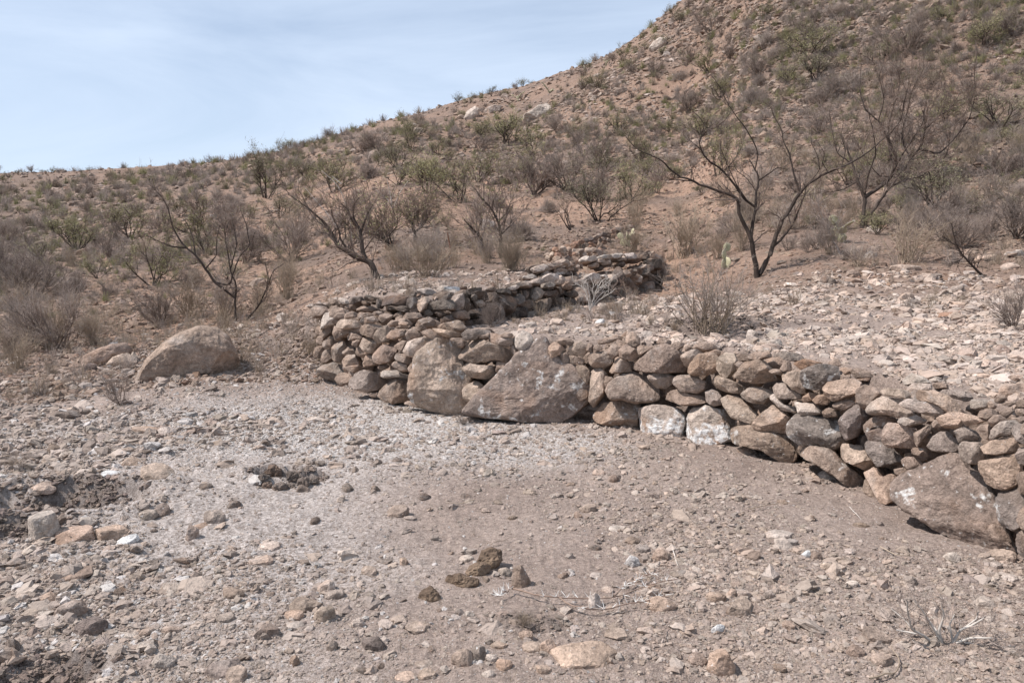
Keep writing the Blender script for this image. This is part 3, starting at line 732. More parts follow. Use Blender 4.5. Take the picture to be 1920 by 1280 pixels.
def place_stone(entry, line, ztop, seed, parent, name='stone', maxd=0.32, nk=0.55, vk=0.75):
    p, colr, mt, lvl, lab = entry
    c = p.mean(0); a = poly_area(p)
    # centroid of the outline
    q = np.roll(p, -1, 0); cr = p[:, 0]*q[:, 1] - q[:, 0]*p[:, 1]; A2 = cr.sum()
    if abs(A2) > 1: c = np.array([((p[:, 0]+q[:, 0])*cr).sum(), ((p[:, 1]+q[:, 1])*cr).sum()])/(3*A2)
    h = wall_hit(line, *c)
    if h is None:
        h = wall_hit(line, min(c[0], 2100), c[1])
        if h is None: return None
    P, nn = h; d = ray(*c); view = -d/np.linalg.norm(d)
    zt = ztop(P)
    cap = P[2] > zt
    if cap:   # lies on top, further back
        t = (zt + 0.02 - 1.6)/d[2] if d[2] < -0.01 else 99
        lim = np.linalg.norm((P-EYE))/np.linalg.norm(d)
        t = min(t, lim*1.0 + 1.0/np.linalg.norm(d)); t = max(t, lim); P = EYE + d*t
    nrm = nn*nk + view*vk*np.array([1, 1, 0.6]) + np.array([0, 0, 0.22 if not cap else 0.3]); nrm /= np.linalg.norm(nrm)
    xa = np.cross([0, 0, 1], nrm); xa /= np.linalg.norm(xa); ya = np.cross(nrm, xa)
    pts = []
    for (x, y) in p:
        dd = ray(x, y); t = np.dot(P-EYE, nrm)/np.dot(dd, nrm); w = EYE + dd*t - P; pts.append((w @ xa, w @ ya))
    pts = np.array(pts); pts = pts*1.08
    sz = math.sqrt(poly_area(pts)); wdt = pts[:, 0].max()-pts[:, 0].min(); hgt = pts[:, 1].max()-pts[:, 1].min()
    r_ = np.random.RandomState(seed)
    dep = float(np.clip(0.50*sz*r_.uniform(0.8, 1.15), 0.02, maxd))
    if lvl == 6: dep = 0.24*sz
    P = P - nrm*dep*(0.25 if not cap else 0.1) + nrm*r_.uniform(-0.012, 0.022)
    lv = lvl or (5 if a > 1500 else 4)
    v_, F_ = stone_verts(pts, dep, seed, lv, rough=0.05 if lv < 6 else 0.045, cuts=17 if lv < 6 else 8, boxy=7.5 if lv < 6 else 9)
    R3 = np.stack([xa, ya, nrm], 0); v_ = v_ @ R3
    M_ = M_PAINT if mt == 'W' else (M_LICH if (mt == 'L' or colr in 'S' or (lab and 'white' in lab)) else M_STONE)
    return v_, F_, P, M_, jcol(colr, r_, 0.07), lab, a
def build_wall(entries, line, ztop, name, label, cat, base, seed0, maxparts=100, filler=True, more=False, shade_tint=1.0, **kw):
    root = thing(name, base, label, cat)
    items = [e for e in (place_stone(en, line, ztop, seed0+i, root, **kw) for i, en in enumerate(entries)) if e]
    order = sorted(items, key=lambda e: -e[6]*(100 if e[5] else 1))
    for (v_, F_, P, M_, col_, lab, a) in order[:maxparts]:
        o = link('stone', mesh_from('stone', v_, [F_], [M_]), Vector(P) - Vector(base), root, col_*(shade_tint if col_[0] < 0.33 else 0.95))  # factor below one paints shade into the darker stones; pale capstones skip it
        if lab: o['label'] = lab
    rest = order[maxparts:]
    rf_ = np.random.RandomState(seed0); ex = []
    for i, en in enumerate(entries):
        for rep_ in range(2):
            p_ = en[0]; c_ = p_.mean(0); sp_ = p_.max(0)-p_.min(0); q_ = blob(c_[0] + rf_.uniform(-.6, .6)*sp_[0], c_[1] + rf_.uniform(-.5, .3)*sp_[1] + 1, min(sp_[0], 60)*1.1, min(sp_[1], 50)*1.1, rf_)
            e_ = place_stone((q_, 'd', '', 3, None), line, ztop, seed0+5000+2*i+rep_, root, **kw)
            if e_ and filler: w_ = e_[2] - EYE; e_ = (e_[0], e_[1], EYE + w_*(1 + 0.26/np.linalg.norm(w_)) - np.array([0, 0, 0.03]), *e_[3:]); ex.append(e_)
    if more:   # the wall runs on past the picture's right edge
        for s_ in np.arange(0.0, 1.0, 0.055):
            P0 = np.array([np.interp(s_, [0, .45, 1], [2.62, 3.1, 4.2]), np.interp(s_, [0, .45, 1], [3.75, 2.95, .6])])
            for z_ in (.08, .24, .40, .56, .68):
                r0 = np.array([P0[0] + rf_.uniform(-.04, .04), P0[1] + rf_.uniform(-.06, .06), z_]); w_ = rf_.uniform(.17, .30); nn = np.array([-.86, -.5, .15]); nn /= np.linalg.norm(nn)
                v_, F_ = stone_verts(blob(0, 0, w_, rf_.uniform(.14, .2), rf_), .11, int(z_*100+s_*1000), 4, rough=.05, cuts=10, boxy=6); xa = np.cross([0, 0, 1], nn); xa /= np.linalg.norm(xa)
                ex.append((v_ @ np.stack([xa, np.cross(nn, xa), nn], 0), F_, r0 - nn*.06, M_STONE, None, None, 0))
    rest = rest + ex
    if rest:
        VV = []; FF = []; n0 = 0
        for (v_, F_, P, M_, col_, lab, a) in rest: VV.append(v_ + P - np.array(base)); FF.append(F_ + n0); n0 += len(v_)
        o = link('small_stones', mesh_from('small_stones', np.concatenate(VV), [np.concatenate(FF)], [M_STONE]), (0,0,0), root, tuple(np.array(PAL['b'])*shade_tint))
        o['kind'] = 'stuff'
    return root
fw = parse(FW); bw = parse(BWL)
rr_ = np.random.RandomState(5)
# paving of small stones along the top of the inner wall
for i in range(30):
    t = rr_.rand(); cx = 990 + 225*t + rr_.uniform(-8, 8); cy = 520 - 33*t - rr_.uniform(-2, 24)*(0.55 + 0.45*math.sin(3.1*t))
    w = rr_.uniform(14, 26); bw.append((blob(cx, cy, w, w*rr_.uniform(0.35, 0.55), rr_), rr_.choice(list('tlltp')), '', 0, None))
def zt_front(P): return float(np.interp(P[0], [-2.4, -0.9, 0.7, 1.68, 2.58], [0.80, 0.78, 0.72, 0.74, 0.66]))
def zt_back(P): return float(np.interp(P[0], [-2.4, -1.5, -0.4, 0.94, 3.1], [0.84, 0.95, 1.02, 1.09, 1.22]))
build_wall(fw, FRONT, zt_front, 'stone_wall', 'long dry stone retaining wall of stacked brown boulders curving across the yard', 'stone wall', (0.7, 6.84, 0), 100, more=True)
build_wall(bw, BACK, zt_back, 'stone_wall', 'inner dry stone wall with a shaded dark face behind the front wall', 'stone wall', (0.94, 11.7, 0.66), 400, nk=1.0, vk=0.15, shade_tint=0.52)  # inner wall's stone colours darkened to paint in the shade on its face
# ------------------------------------------------------------------ walls' kind, far terrace wall
for o in C.objects:
    if o.get('category') == 'stone wall': o['kind'] = 'thing'
r3 = np.random.RandomState(33)
fl = [ground(x, y)[:2] for x, y in ((1016, 490), (1045, 499), (1090, 503), (1140, 497), (1185, 486))]
f2 = [ground(x, y)[:2] for x, y in ((1054, 466), (1078, 471), (1110, 467), (1132, 459), (1146, 449), (1170, 438), (1200, 427))]
ent = []
for row, (y0, n_) in enumerate(((495, 9), (486, 10), (477, 10), (469, 9))):
    for k in range(n_):
        x = 1024 + 12*k + (row % 2)*6 + r3.uniform(-3, 3); w = r3.uniform(12, 19)
        ent.append((blob(x, y0 - 0.03*k + r3.uniform(-2, 2), w, w*r3.uniform(0.6, 0.95), r3, r3.uniform(-.5, .5)), r3.choice(list('pttbrt')), '', 3, None))
e2 = []
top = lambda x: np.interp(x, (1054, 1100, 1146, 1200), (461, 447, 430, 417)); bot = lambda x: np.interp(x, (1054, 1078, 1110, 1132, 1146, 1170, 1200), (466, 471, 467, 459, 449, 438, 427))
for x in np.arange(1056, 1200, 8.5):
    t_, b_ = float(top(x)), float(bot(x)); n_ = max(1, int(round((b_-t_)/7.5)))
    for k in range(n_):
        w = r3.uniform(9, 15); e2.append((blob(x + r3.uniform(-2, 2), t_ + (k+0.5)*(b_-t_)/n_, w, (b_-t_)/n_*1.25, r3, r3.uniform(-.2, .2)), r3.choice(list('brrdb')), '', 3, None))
b1 = ground(1090, 502); b2 = ground(1120, 462)
w3 = build_wall(ent, np.array(fl), lambda P: b1[2] + 0.42, 'stone_wall', 'low heap of reddish stones forming a short wall beyond the inner wall', 'stone wall', tuple(b1), 700, filler=False); w3['kind'] = 'thing'
w4 = build_wall(e2, np.array(f2), lambda P: b2[2] + 0.9, 'stone_wall', 'farthest low terrace wall, dark and shaded, climbing the red slope', 'stone wall', tuple(b2), 800, filler=False, shade_tint=0.8); w4['kind'] = 'thing'
# ------------------------------------------------------------------ big rocks given by their outline
def rock_outline(name, txt, crop, colr, label, cat='boulder', lvl=5, thick=0.45, mat=None, sink=0.06, cuts=4, seed=1, rough=0.05, group=None, boxy=3.0, grow=1.05):
    ox, oy, s = CROP[crop]; p = np.array([[float(q) for q in w.split(',')] for w in txt.split()])/s + np.array([ox, oy])
    c = p.mean(0); yb = p[:, 1].max(); G = ground(c[0], yb - 2)
    view = ray(*c); view = -view/np.linalg.norm(view); nrm = view*np.array([1, 1, 0.2]) + np.array([0, 0, 0.35]); nrm /= np.linalg.norm(nrm)
    xa = np.cross([0, 0, 1], nrm); xa /= np.linalg.norm(xa); ya = np.cross(nrm, xa)
    pts = []
    for (x, y) in p:
        dd = ray(x, y); t = np.dot(G-EYE, nrm)/np.dot(dd, nrm); w = EYE + dd*t - G; pts.append((w @ xa, w @ ya))
    pts = np.array(pts); cc = pts.mean(0); pts -= cc; size = math.sqrt(poly_area(pts)); dep = thick*size
    r_ = np.random.RandomState(seed)
    v_, F_ = stone_verts(pts*grow, dep, seed, lvl, rough=rough, cuts=cuts, boxy=boxy)
    v_ = v_ @ np.stack([xa, ya, nrm], 0); P = G + xa*cc[0] + ya*cc[1] - nrm*dep*0.55 - np.array([0, 0, sink*size])
    o = link(name, mesh_from(name, v_, [F_], [mat or M_STONE]), P, None, jcol(colr, r_, 0.03)); return tag(o, label, cat, group)
CROP['R'] = (540, 180, 3.368); CROP['S'] = (900, 0, 3.2); CROP['T'] = (0, 260, 3.2); CROP['U'] = (1360, 380, 3.368)
rock_outline('boulder', '600,392 615,330 650,270 720,205 800,155 880,130 960,138 1020,175 1045,240 1060,310 980,345 870,352 760,375 650,395', 'Q', 'b', 'large smooth rounded brown boulder half buried left of the stone wall', seed=3, lvl=6, thick=0.55, rough=0.04, cuts=5, sink=0.14)
rock_outline('boulder', '360,345 375,290 430,262 500,240 560,236 585,262 575,285 500,300 470,345', 'Q', 'b', 'low brown rock with a dark upper face left of the rounded boulder', 'rock', seed=4)
rock_outline('boulder', '470,335 500,300 560,280 610,300 600,345 540,350', 'Q', 't', 'pinkish flat rock touching the left foot of the rounded boulder', 'rock', seed=14)
rock_outline('boulder', '1480,110 1540,80 1600,40 1640,20 1660,50 1640,110 1600,132 1520,142', 'R', 'l', 'pale tilted boulder with a dark underside high on the ridge', seed=5, thick=0.6, sink=0.1)
rock_outline('boulder', '1100,150 1130,90 1180,55 1210,80 1200,120 1160,150', 'R', 'l', 'pale upright boulder on the skyline, left one of two', seed=6)
rock_outline('boulder', '1230,85 1300,50 1350,55 1340,90 1270,115', 'R', 'g', 'flat grey boulder on the skyline, right one of two', seed=7)
rock_outline('boulder', '500,395 520,340 560,330 590,360 590,400', 'R', 'g', 'grey rounded boulder among green bushes below the ridge', seed=8)
rock_outline('boulder', '790,235 800,205 840,195 870,215 860,240', 'R', 'g', 'grey blocky boulder on the skyline beside a round bush', seed=9)
rock_outline('boulder', '1205,820 1215,780 1260,768 1310,790 1310,830 1270,855 1220,850', 'R', 'l', 'pale pinkish boulder behind the thin bare trees mid slope', seed=10)
rock_outline('boulder', '1490,350 1510,335 1600,332 1620,350 1600,378 1510,372', 'R', 'p', 'orange flat outcrop with a shadowed underside mid slope', 'outcrop', seed=11)
rock_outline('boulder', '1012,285 1040,245 1080,218 1120,222 1115,255 1080,290 1040,302', 'S', 'l', 'pale pointed boulder high on the steep skyline', seed=12)
rock_outline('boulder', '1090,335 1105,310 1130,302 1150,325 1140,345', 'S', 'l', 'small pale boulder just below the pointed skyline boulder', seed=13)
rock_outline('boulder', '325,915 330,860 370,828 440,822 500,840 520,875 480,900 400,940 350,935', 'T', 'g', 'dark grey cracked rounded rock among grey scrub at far left', seed=15, rough=0.06)
rock_outline('boulder', '1500,890 1490,865 1540,830 1590,835 1600,870 1560,890', 'T', 't', 'flat tan rock on the red slope left of the leaning tree', 'rock', seed=16)
rock_outline('boulder', '1260,470 1260,455 1300,450 1330,460 1320,480', 'T', 'w', 'whitish rock on the left slope below the bushes', 'rock', seed=17)
rock_outline('boulder', '1040,415 1045,392 1100,385 1230,392 1240,415 1180,432 1080,435', 'U', 't', 'long flat tan slab on the terrace left of a dead thorny stem', 'rock', seed=18)
rock_outline('boulder', '760,470 765,430 800,415 845,430 840,460 790,475', 'U', 'b', 'squarish brown rock between the bare trees at the terrace edge', 'rock', seed=19)
rock_outline('boulder', '600,515 605,480 650,462 695,480 690,515 640,525', 'U', 'd', 'dark brown angular rock right of the double trunked tree', 'rock', seed=20)
rock_outline('boulder', '880,190 895,150 930,135 970,155 980,185 930,195', 'U', 'g', 'grey brown rock at the foot of the second bare tree', 'rock', seed=21)
# ------------------------------------------------------------------ loose stones read off the photograph: px, py, w, h, colour, label
HS = """78 985 48 64 l tall pointed grey stone standing beside the dug pit|132 1003 72 38 p flat crumbly orange rock right of the pointed stone|208 997 62 38 p second crumbly orange rock, the paler right one|232 1012 44 18 w flat whitish stone at the edge of the crumbly orange rocks
132 1075 74 24 b elongated brown stone below the crumbly orange rocks|88 1120 30 20 p|127 1141 52 34 g rounded grey stone left of the tilted dark slab stone|165 1174 60 40 d tilted dark slab stone casting a long shadow at lower left|35 1120 24 18 l
320 1102 38 22 l|367 1080 28 18 d|435 1112 40 22 b|485 1049 44 20 p wedge of pinkish stone alone in the middle of the dirt|505 1024 36 18 l|610 1098 32 28 l upper one of two pale rounded stones side by side|626 1112 36 26 g lower one of two pale rounded stones side by side
567 1132 62 36 t broad flat stone leaning over a pink one|550 1152 36 26 p pink stone under the broad flat one|605 1150 40 36 t|670 1166 28 22 l|493 1183 48 38 g lumpy grey stone with a peaked top|555 1172 34 18 l|420 1158 32 20 g|302 1240 38 36 l|270 1246 32 18 g
413 1254 60 44 g large flat grey stone at the bottom edge|442 1266 36 36 t round tan stone leaning on the large flat grey one|270 1183 36 20 g|238 1188 40 14 l|320 1178 36 20 t|553 1238 20 26 b|700 1206 44 34 d ragged dark stone lying diagonally|780 1176 44 26 t|622 1210 20 26 g
855 1156 22 14 l|880 1150 20 16 l|870 1232 42 46 t chunky tan block among the bottom cluster of stones|898 1226 28 34 g|922 1232 24 20 l|795 1245 36 14 l|800 1262 38 22 t|760 1269 40 16 p|946 1244 30 26 p|916 1262 22 18 l|938 1208 38 18 t
692 1070 30 22 t|720 1050 32 12 g|757 1052 16 20 p|358 1000 26 34 l|275 967 30 22 g|300 958 28 28 g|375 985 30 14 p|398 970 38 28 g|743 959 46 26 g|814 1008 18 14 g|345 1047 52 16 d flat dark slab over a hollow in the dirt|205 887 42 12 w thin bright white stone left of the grey mound stones
290 886 62 30 t broad tan stone above the pit|228 845 36 16 b|245 866 34 18 t|270 804 46 16 t|308 808 38 22 l|60 855 52 18 d|72 914 42 22 t|100 843 26 18 b|120 777 56 18 d|165 690 28 20 d|215 668 34 18 p|592 785 42 16 l pale flat stone on the gravel patch
1090 1228 126 50 p largest loose stone, a long orange tan slab at the bottom|1030 1211 32 32 p|1000 1210 44 24 t|1160 1187 48 28 t squarish tan stone above right of the largest loose slab|988 1190 26 24 p|1018 1252 28 26 p|1163 1231 18 20 l|1355 1240 54 68 p upright salmon slab at the bottom right
1310 1236 36 30 b brown broken stone left of the upright salmon slab|1240 1040 34 30 p angular pink stone above the thorny branch|1242 1130 50 38 p round orange stone at the right end of the thorny branch|1232 1103 36 22 p|1347 1180 26 24 w bright white pebble stone leaning in dark dirt|1388 1138 50 46 t pale blocky stone with a fractured face
1418 1142 34 24 g|1393 1110 36 20 l|1370 1112 24 18 p|1345 1118 40 24 p|1462 1003 56 22 l long pale stone beside a darker one|1481 1016 30 18 g|1105 952 30 22 t|1122 885 26 14 p|1150 897 26 18 b|1648 1192 46 28 t pale tan stone left of the dead grey branches|1607 1220 32 24 b|1658 1236 36 28 t
1892 1082 40 18 l|1790 1046 28 20 l|1868 1060 22 14 l|1860 1076 18 14 t|1710 1088 24 20 g|1880 1042 46 24 t|1444 1115 24 22 g|1330 975 22 14 g|1480 1136 26 14 l|1555 1060 26 16 t|1512 1038 20 16 w|1532 1040 20 20 b|1415 1042 26 22 b|1188 1012 28 18 b|1205 1028 28 18 g|1187 1052 26 28 w
1288 1076 34 20 g|1480 1172 22 18 p|1115 1128 28 38 l|978 1082 34 54 g tall dusty stone standing right of the brown wood chunks|946 1072 28 20 l|875 1046 28 18 l|1600 1094 22 14 l|1140 1105 24 14 p|1084 965 18 16 p|1158 990 40 12 l|1237 973 16 12 g|1385 932 30 12 t|1417 931 32 10 l|1385 935 16 14 g
1553 527 28 20 d|1700 558 34 20 t|1713 567 26 18 b|1746 559 28 12 t|1779 592 32 14 r|1635 478 26 14 l|1805 570 30 12 p|1633 641 36 16 t|1716 629 16 16 t|1570 616 22 10 d|1452 643 34 20 l|1413 629 24 28 l|1882 656 32 18 b|1797 542 26 14 g|1475 546 16 10 d|1905 475 40 14 l|1900 500 40 12 t|1850 486 34 12 p
1149 588 18 10 w larger white stone on the inner terrace|1126 602 22 10 w white stone below the pale forked shrublet|1084 617 16 10 w|1204 609 28 16 b|995 609 26 12 l|978 612 16 10 l|1130 572 22 8 l|1060 598 18 8 t|1905 735 50 40 p large orange stone at the right edge above the wall|1850 705 26 12 p|1720 655 30 14 g|1500 690 30 16 t|1520 687 26 18 g"""
HL = []
LMK_LOW = [(1000, 720, 'the triangular boulder'), (1285, 790, 'the whitewashed blocks'), (825, 705, 'the upright slab'), (545, 890, 'the dark burrow'), (120, 920, 'the dug pit'), (890, 1065, 'the brown wood chunks'), (1130, 1125, 'the thorny branch'), (1770, 1170, 'the dead grey branches'), (1090, 1228, 'the largest loose slab'), (360, 640, 'the rounded boulder'), (640, 690, "the wall's left end"), (1780, 920, 'the huge slanted slab'), (1420, 510, 'the double trunked tree'), (1320, 590, 'the brown shrub'), (1110, 570, 'the pale forked shrublet'), (1840, 500, 'the dead thorny stem'), (1560, 700, 'the dark oval capstone'), (610, 1105, 'the paired pale stones'), (1355, 1240, 'the salmon slab'), (165, 1174, 'the tilted dark stone'), (570, 1135, 'the leaning flat stone'), (1700, 560, 'the flat terrace slabs'), (620, 800, 'the gravel patch')]
LMK_HIGH = [(1005, 208, 'the tilted ridge boulder'), (885, 208, 'the paired skyline boulders'), (698, 290, 'the grey boulder'), (1235, 80, 'the pointed skyline boulder'), (915, 420, 'the pale boulder'), (1000, 285, 'the orange outcrop'), (125, 545, 'the cracked rock'), (700, 450, 'the leaning bare tree'), (380, 450, 'the sprawling bare tree'), (1415, 400, 'the double trunked tree'), (1650, 300, 'the tall twiggy thicket'), (1120, 450, 'the farthest terrace wall'), (800, 420, 'the green leaved tree'), (1345, 300, 'the round green bush'), (1510, 100, 'the flat green bush'), (1848, 90, 'the small green bush at upper right'), (570, 320, 'the dark round bush'), (250, 430, 'the feathery green tree'), (360, 620, 'the rounded boulder'), (1560, 440, 'the pale prickly pear'), (1840, 490, 'the dead thorny stem'), (1730, 395, 'the olive bush')]
ORD = ['nearest', 'second nearest', 'third nearest', 'fourth nearest', 'fifth nearest', 'sixth nearest', 'seventh nearest', 'eighth nearest', 'ninth nearest', 'tenth nearest', 'eleventh nearest', 'twelfth nearest', 'thirteenth nearest', 'fourteenth nearest', 'fifteenth nearest', 'sixteenth nearest', 'seventeenth nearest', 'eighteenth nearest', 'nineteenth nearest', 'twentieth nearest'] + ['twenty ' + w + ' nearest' for w in 'first second third fourth fifth sixth seventh eighth ninth'.split()] + ['thirtieth nearest'] + ['thirty ' + w + ' nearest' for w in 'first second third fourth fifth sixth seventh eighth ninth'.split()]
def dirword(dx, dy):
    a = math.degrees(math.atan2(-dy, dx)) % 360
    return ['right of', 'above right of', 'above', 'above left of', 'left of', 'below left of', 'below', 'below right of'][int(((a+22.5) % 360)//45)]
def relabel(items, lmk):
    """items: (object, px, py, descriptor); give each its own label from its look and the landmark nearest to it"""
    g = {}
    for (o, px, py, desc) in items:
        k = min(range(len(lmk)), key=lambda i: math.hypot(px-lmk[i][0], 1.4*(py-lmk[i][1])))
        dx, dy = px-lmk[k][0], py-lmk[k][1]; g.setdefault((desc, k, dirword(dx, dy)), []).append((math.hypot(dx, dy), o))
    for (desc, k, dw), L_ in g.items():
        L_.sort(key=lambda e: e[0])
        for i, (dd, o) in enumerate(L_):
            pre = '' if len(L_) == 1 else (ORD[i] + ' ' if i < len(ORD) else 'farther ')
            o['label'] = f'{pre}{desc} {dw} {lmk[k][2]}'
CN = {'g': 'grey', 'b': 'brown', 't': 'tan', 'l': 'pale grey', 'd': 'dark', 'p': 'pinkish', 'w': 'white', 'r': 'rusty', 'G': 'dark grey'}
def ground_stone(px, py, w, h, colr, seed, lab):
    G = ground(px, py + 0.32*h); dist = np.linalg.norm(G-EYE); k = dist/FPX; W_, H_ = w*k*1.06, h*k*1.06
    dn = (EYE[2]-G[2])/dist; dY = min(0.8*W_, 1.9*H_); hh = max((H_ - dY*dn*0.8), 0.42*H_)
    r_ = np.random.RandomState(seed); pl = blob(0, 0, W_, dY, r_)
    v_, F_ = stone_verts(pl, hh*0.62, seed, 4 if h > 17 else 3, rough=0.055, cuts=13, boxy=4.0)
    tl = r_.uniform(-0.12, 0.12, 2); v_[:, 2] += v_[:, 0]*tl[0] + v_[:, 1]*tl[1]
    o = link('loose_stone', mesh_from('loose_stone', v_, [F_], [M_LICH if colr in 'GS' else M_STONE]), G + np.array([0, 0.25*dY, hh*0.20]), None, jcol(colr, r_, 0.06))
    tag(o, lab, 'stone', 'loose stones scattered on the dirt')
    if not lab: HL.append((o, px, py, f"{'small ' if h < 17 else ''}{CN[colr]} {'flat stone' if w > 1.7*h else 'stone'}"))
    return o
occ = []
for i, e in enumerate(HS.replace('\n', '|').split('|')):
    f = e.split(' ', 5); px, py, w, h = map(float, f[:4]); ground_stone(px, py, w, h, f[4], 2000+i, f[5] if len(f) > 5 else None); occ.append((px, py, w))
n_hand = len(occ)
# further loose stones: copies of a dozen shapes
protos = []
for i in range(12):
    r_ = np.random.RandomState(300+i); v_, F_ = stone_verts(blob(0, 0, 1.0, r_.uniform(0.6, 0.85), r_), r_.uniform(0.18, 0.34), 300+i, 3, rough=0.07, cuts=13, boxy=4.2)
    protos.append(mesh_from('loose_stone', v_, [F_], [M_STONE]))
wl = lambda x, y, r, px, py: ((py > 560)*(px > -60)*(px < 1980)*(py < 1330)*1.0 + (py > 430)*(py < 560)*(px > 1380)*1.0)*np.where((px > 330) & (px < 1050) & (py > 735) & (py < 880), 0.15, 1.0)*np.where(px < 420, 1.6, 1.0)
pts_, rr2 = scatter(2600, wl, 91); cnt = 0
for p_, r__ in zip(pts_, rr2):
    if cnt >= 300 - n_hand + 0: break
    if dkz(p_[0], p_[1]) > 0.3: continue
    px, py = project(p_); px, py = float(px), float(py)
    w = (15 + 24*r3.rand()**1.7)*(1.0 if py > 900 else 0.8 if py > 680 else 0.66)
    if px < 520 and 640 < py < 1000: w *= 1.1
    if any(abs(px-q[0]) < 0.62*(w+q[2]) and abs(py-q[1]) < 0.5*(w+q[2]) for q in occ): continue
    fx = wall_hit(FRONT, px, py)
    az = math.atan2(p_[0], p_[1]); rr_f = float(line_r(FRONT, np.array([az]))[0]); rr_b = float(line_r(BACK, np.array([az]))[0]); r0 = math.hypot(p_[0], p_[1])
    if abs(r0-rr_f) < 0.45 or abs(r0-rr_b) < 0.5 or (rr_f > r0 - 2.2 and rr_f < r0 and px < 820): continue
    occ.append((px, py, w)); cnt += 1
    d_ = np.linalg.norm(p_-EYE); s_ = min(w*d_/FPX, 0.30)
    c_ = r3.choice(list('gtlbpdtglp' if px > 700 else 'gltbgtlglg')); me_ = protos[r3.randint(12)]
    o = link('loose_stone', me_, p_ + np.array([0, 0, 0.015*s_]), None, jcol(c_, r3, 0.08)); o.scale = (s_, s_*r3.uniform(0.8, 1.1), s_*r3.uniform(0.6, 1.25)); o.rotation_euler = (r3.uniform(-.25, .25), r3.uniform(-.25, .25), r3.uniform(0, 6.28))
    tag(o, None, 'stone', 'loose stones scattered on the dirt'); HL.append((o, px, py, f"{'small ' if w < 20 else ''}{CN[c_]} {'rough stone'}"))
relabel(HL, LMK_LOW)
# brown chunks of rotten cactus wood
def chunk(txt, crop, label, seed): return rock_outline('wood_chunk', txt, crop, 'd', label, 'wood chunk', lvl=5, thick=0.5, mat=M_WOOD, sink=0.0, cuts=3, seed=seed, rough=0.13, grow=1.2, group='chunks of rotten cactus wood')
CROP['Y'] = (480, 780, 2.56)
chunk('920,790 930,765 980,762 1050,780 1050,810 1000,822 940,812', 'Y', 'long dark brown wood chunk, the front one of the group', 41)
chunk('1015,740 1040,715 1080,705 1115,715 1120,740 1060,768 1020,762', 'Y', 'dark middle wood chunk between the long one and the light brown one', 42)
chunk('1075,690 1090,650 1130,638 1170,645 1175,690 1150,715 1120,735 1090,710', 'Y', 'light brown rotten wood chunk at the back of the group', 43)
chunk('785,875 800,840 835,822 870,850 880,885 840,892 815,880', 'Y', 'small split dark wood chunk apart from the others', 44)
# clods of dark earth round the burrow
ci = 0
for (x, y, w, h) in ((515, 884, 34, 24), (495, 897, 24, 18), (550, 893, 26, 18), (570, 903, 26, 16), (590, 902, 18, 12), (525, 912, 30, 14), (500, 910, 20, 12), (485, 905, 14, 10), (545, 910, 18, 10)):
    G = ground(x, y+h*0.3); k = np.linalg.norm(G-EYE)/FPX; r_ = np.random.RandomState(900+ci)
    v_, F_ = stone_verts(blob(0, 0, w*k, w*k*0.8, r_), h*k*0.55, 900+ci, 4, rough=0.22, cuts=3, boxy=2.2)
    o = link('earth_clod', mesh_from('earth_clod', v_, [F_], [M_STONE]), G + np.array([0, 0.0, h*k*0.25]), None, (0.185, 0.148, 0.124))
    tag(o, None, 'clod', 'clods of dark earth round the burrow'); HL.append((o, x, y, 'dark earth clod')); ci += 1
CL = [e for e in HL if e[3] == 'dark earth clod']; relabel(CL, [(545, 890, 'the dark burrow'), (592, 785, 'the pale flat stone')])
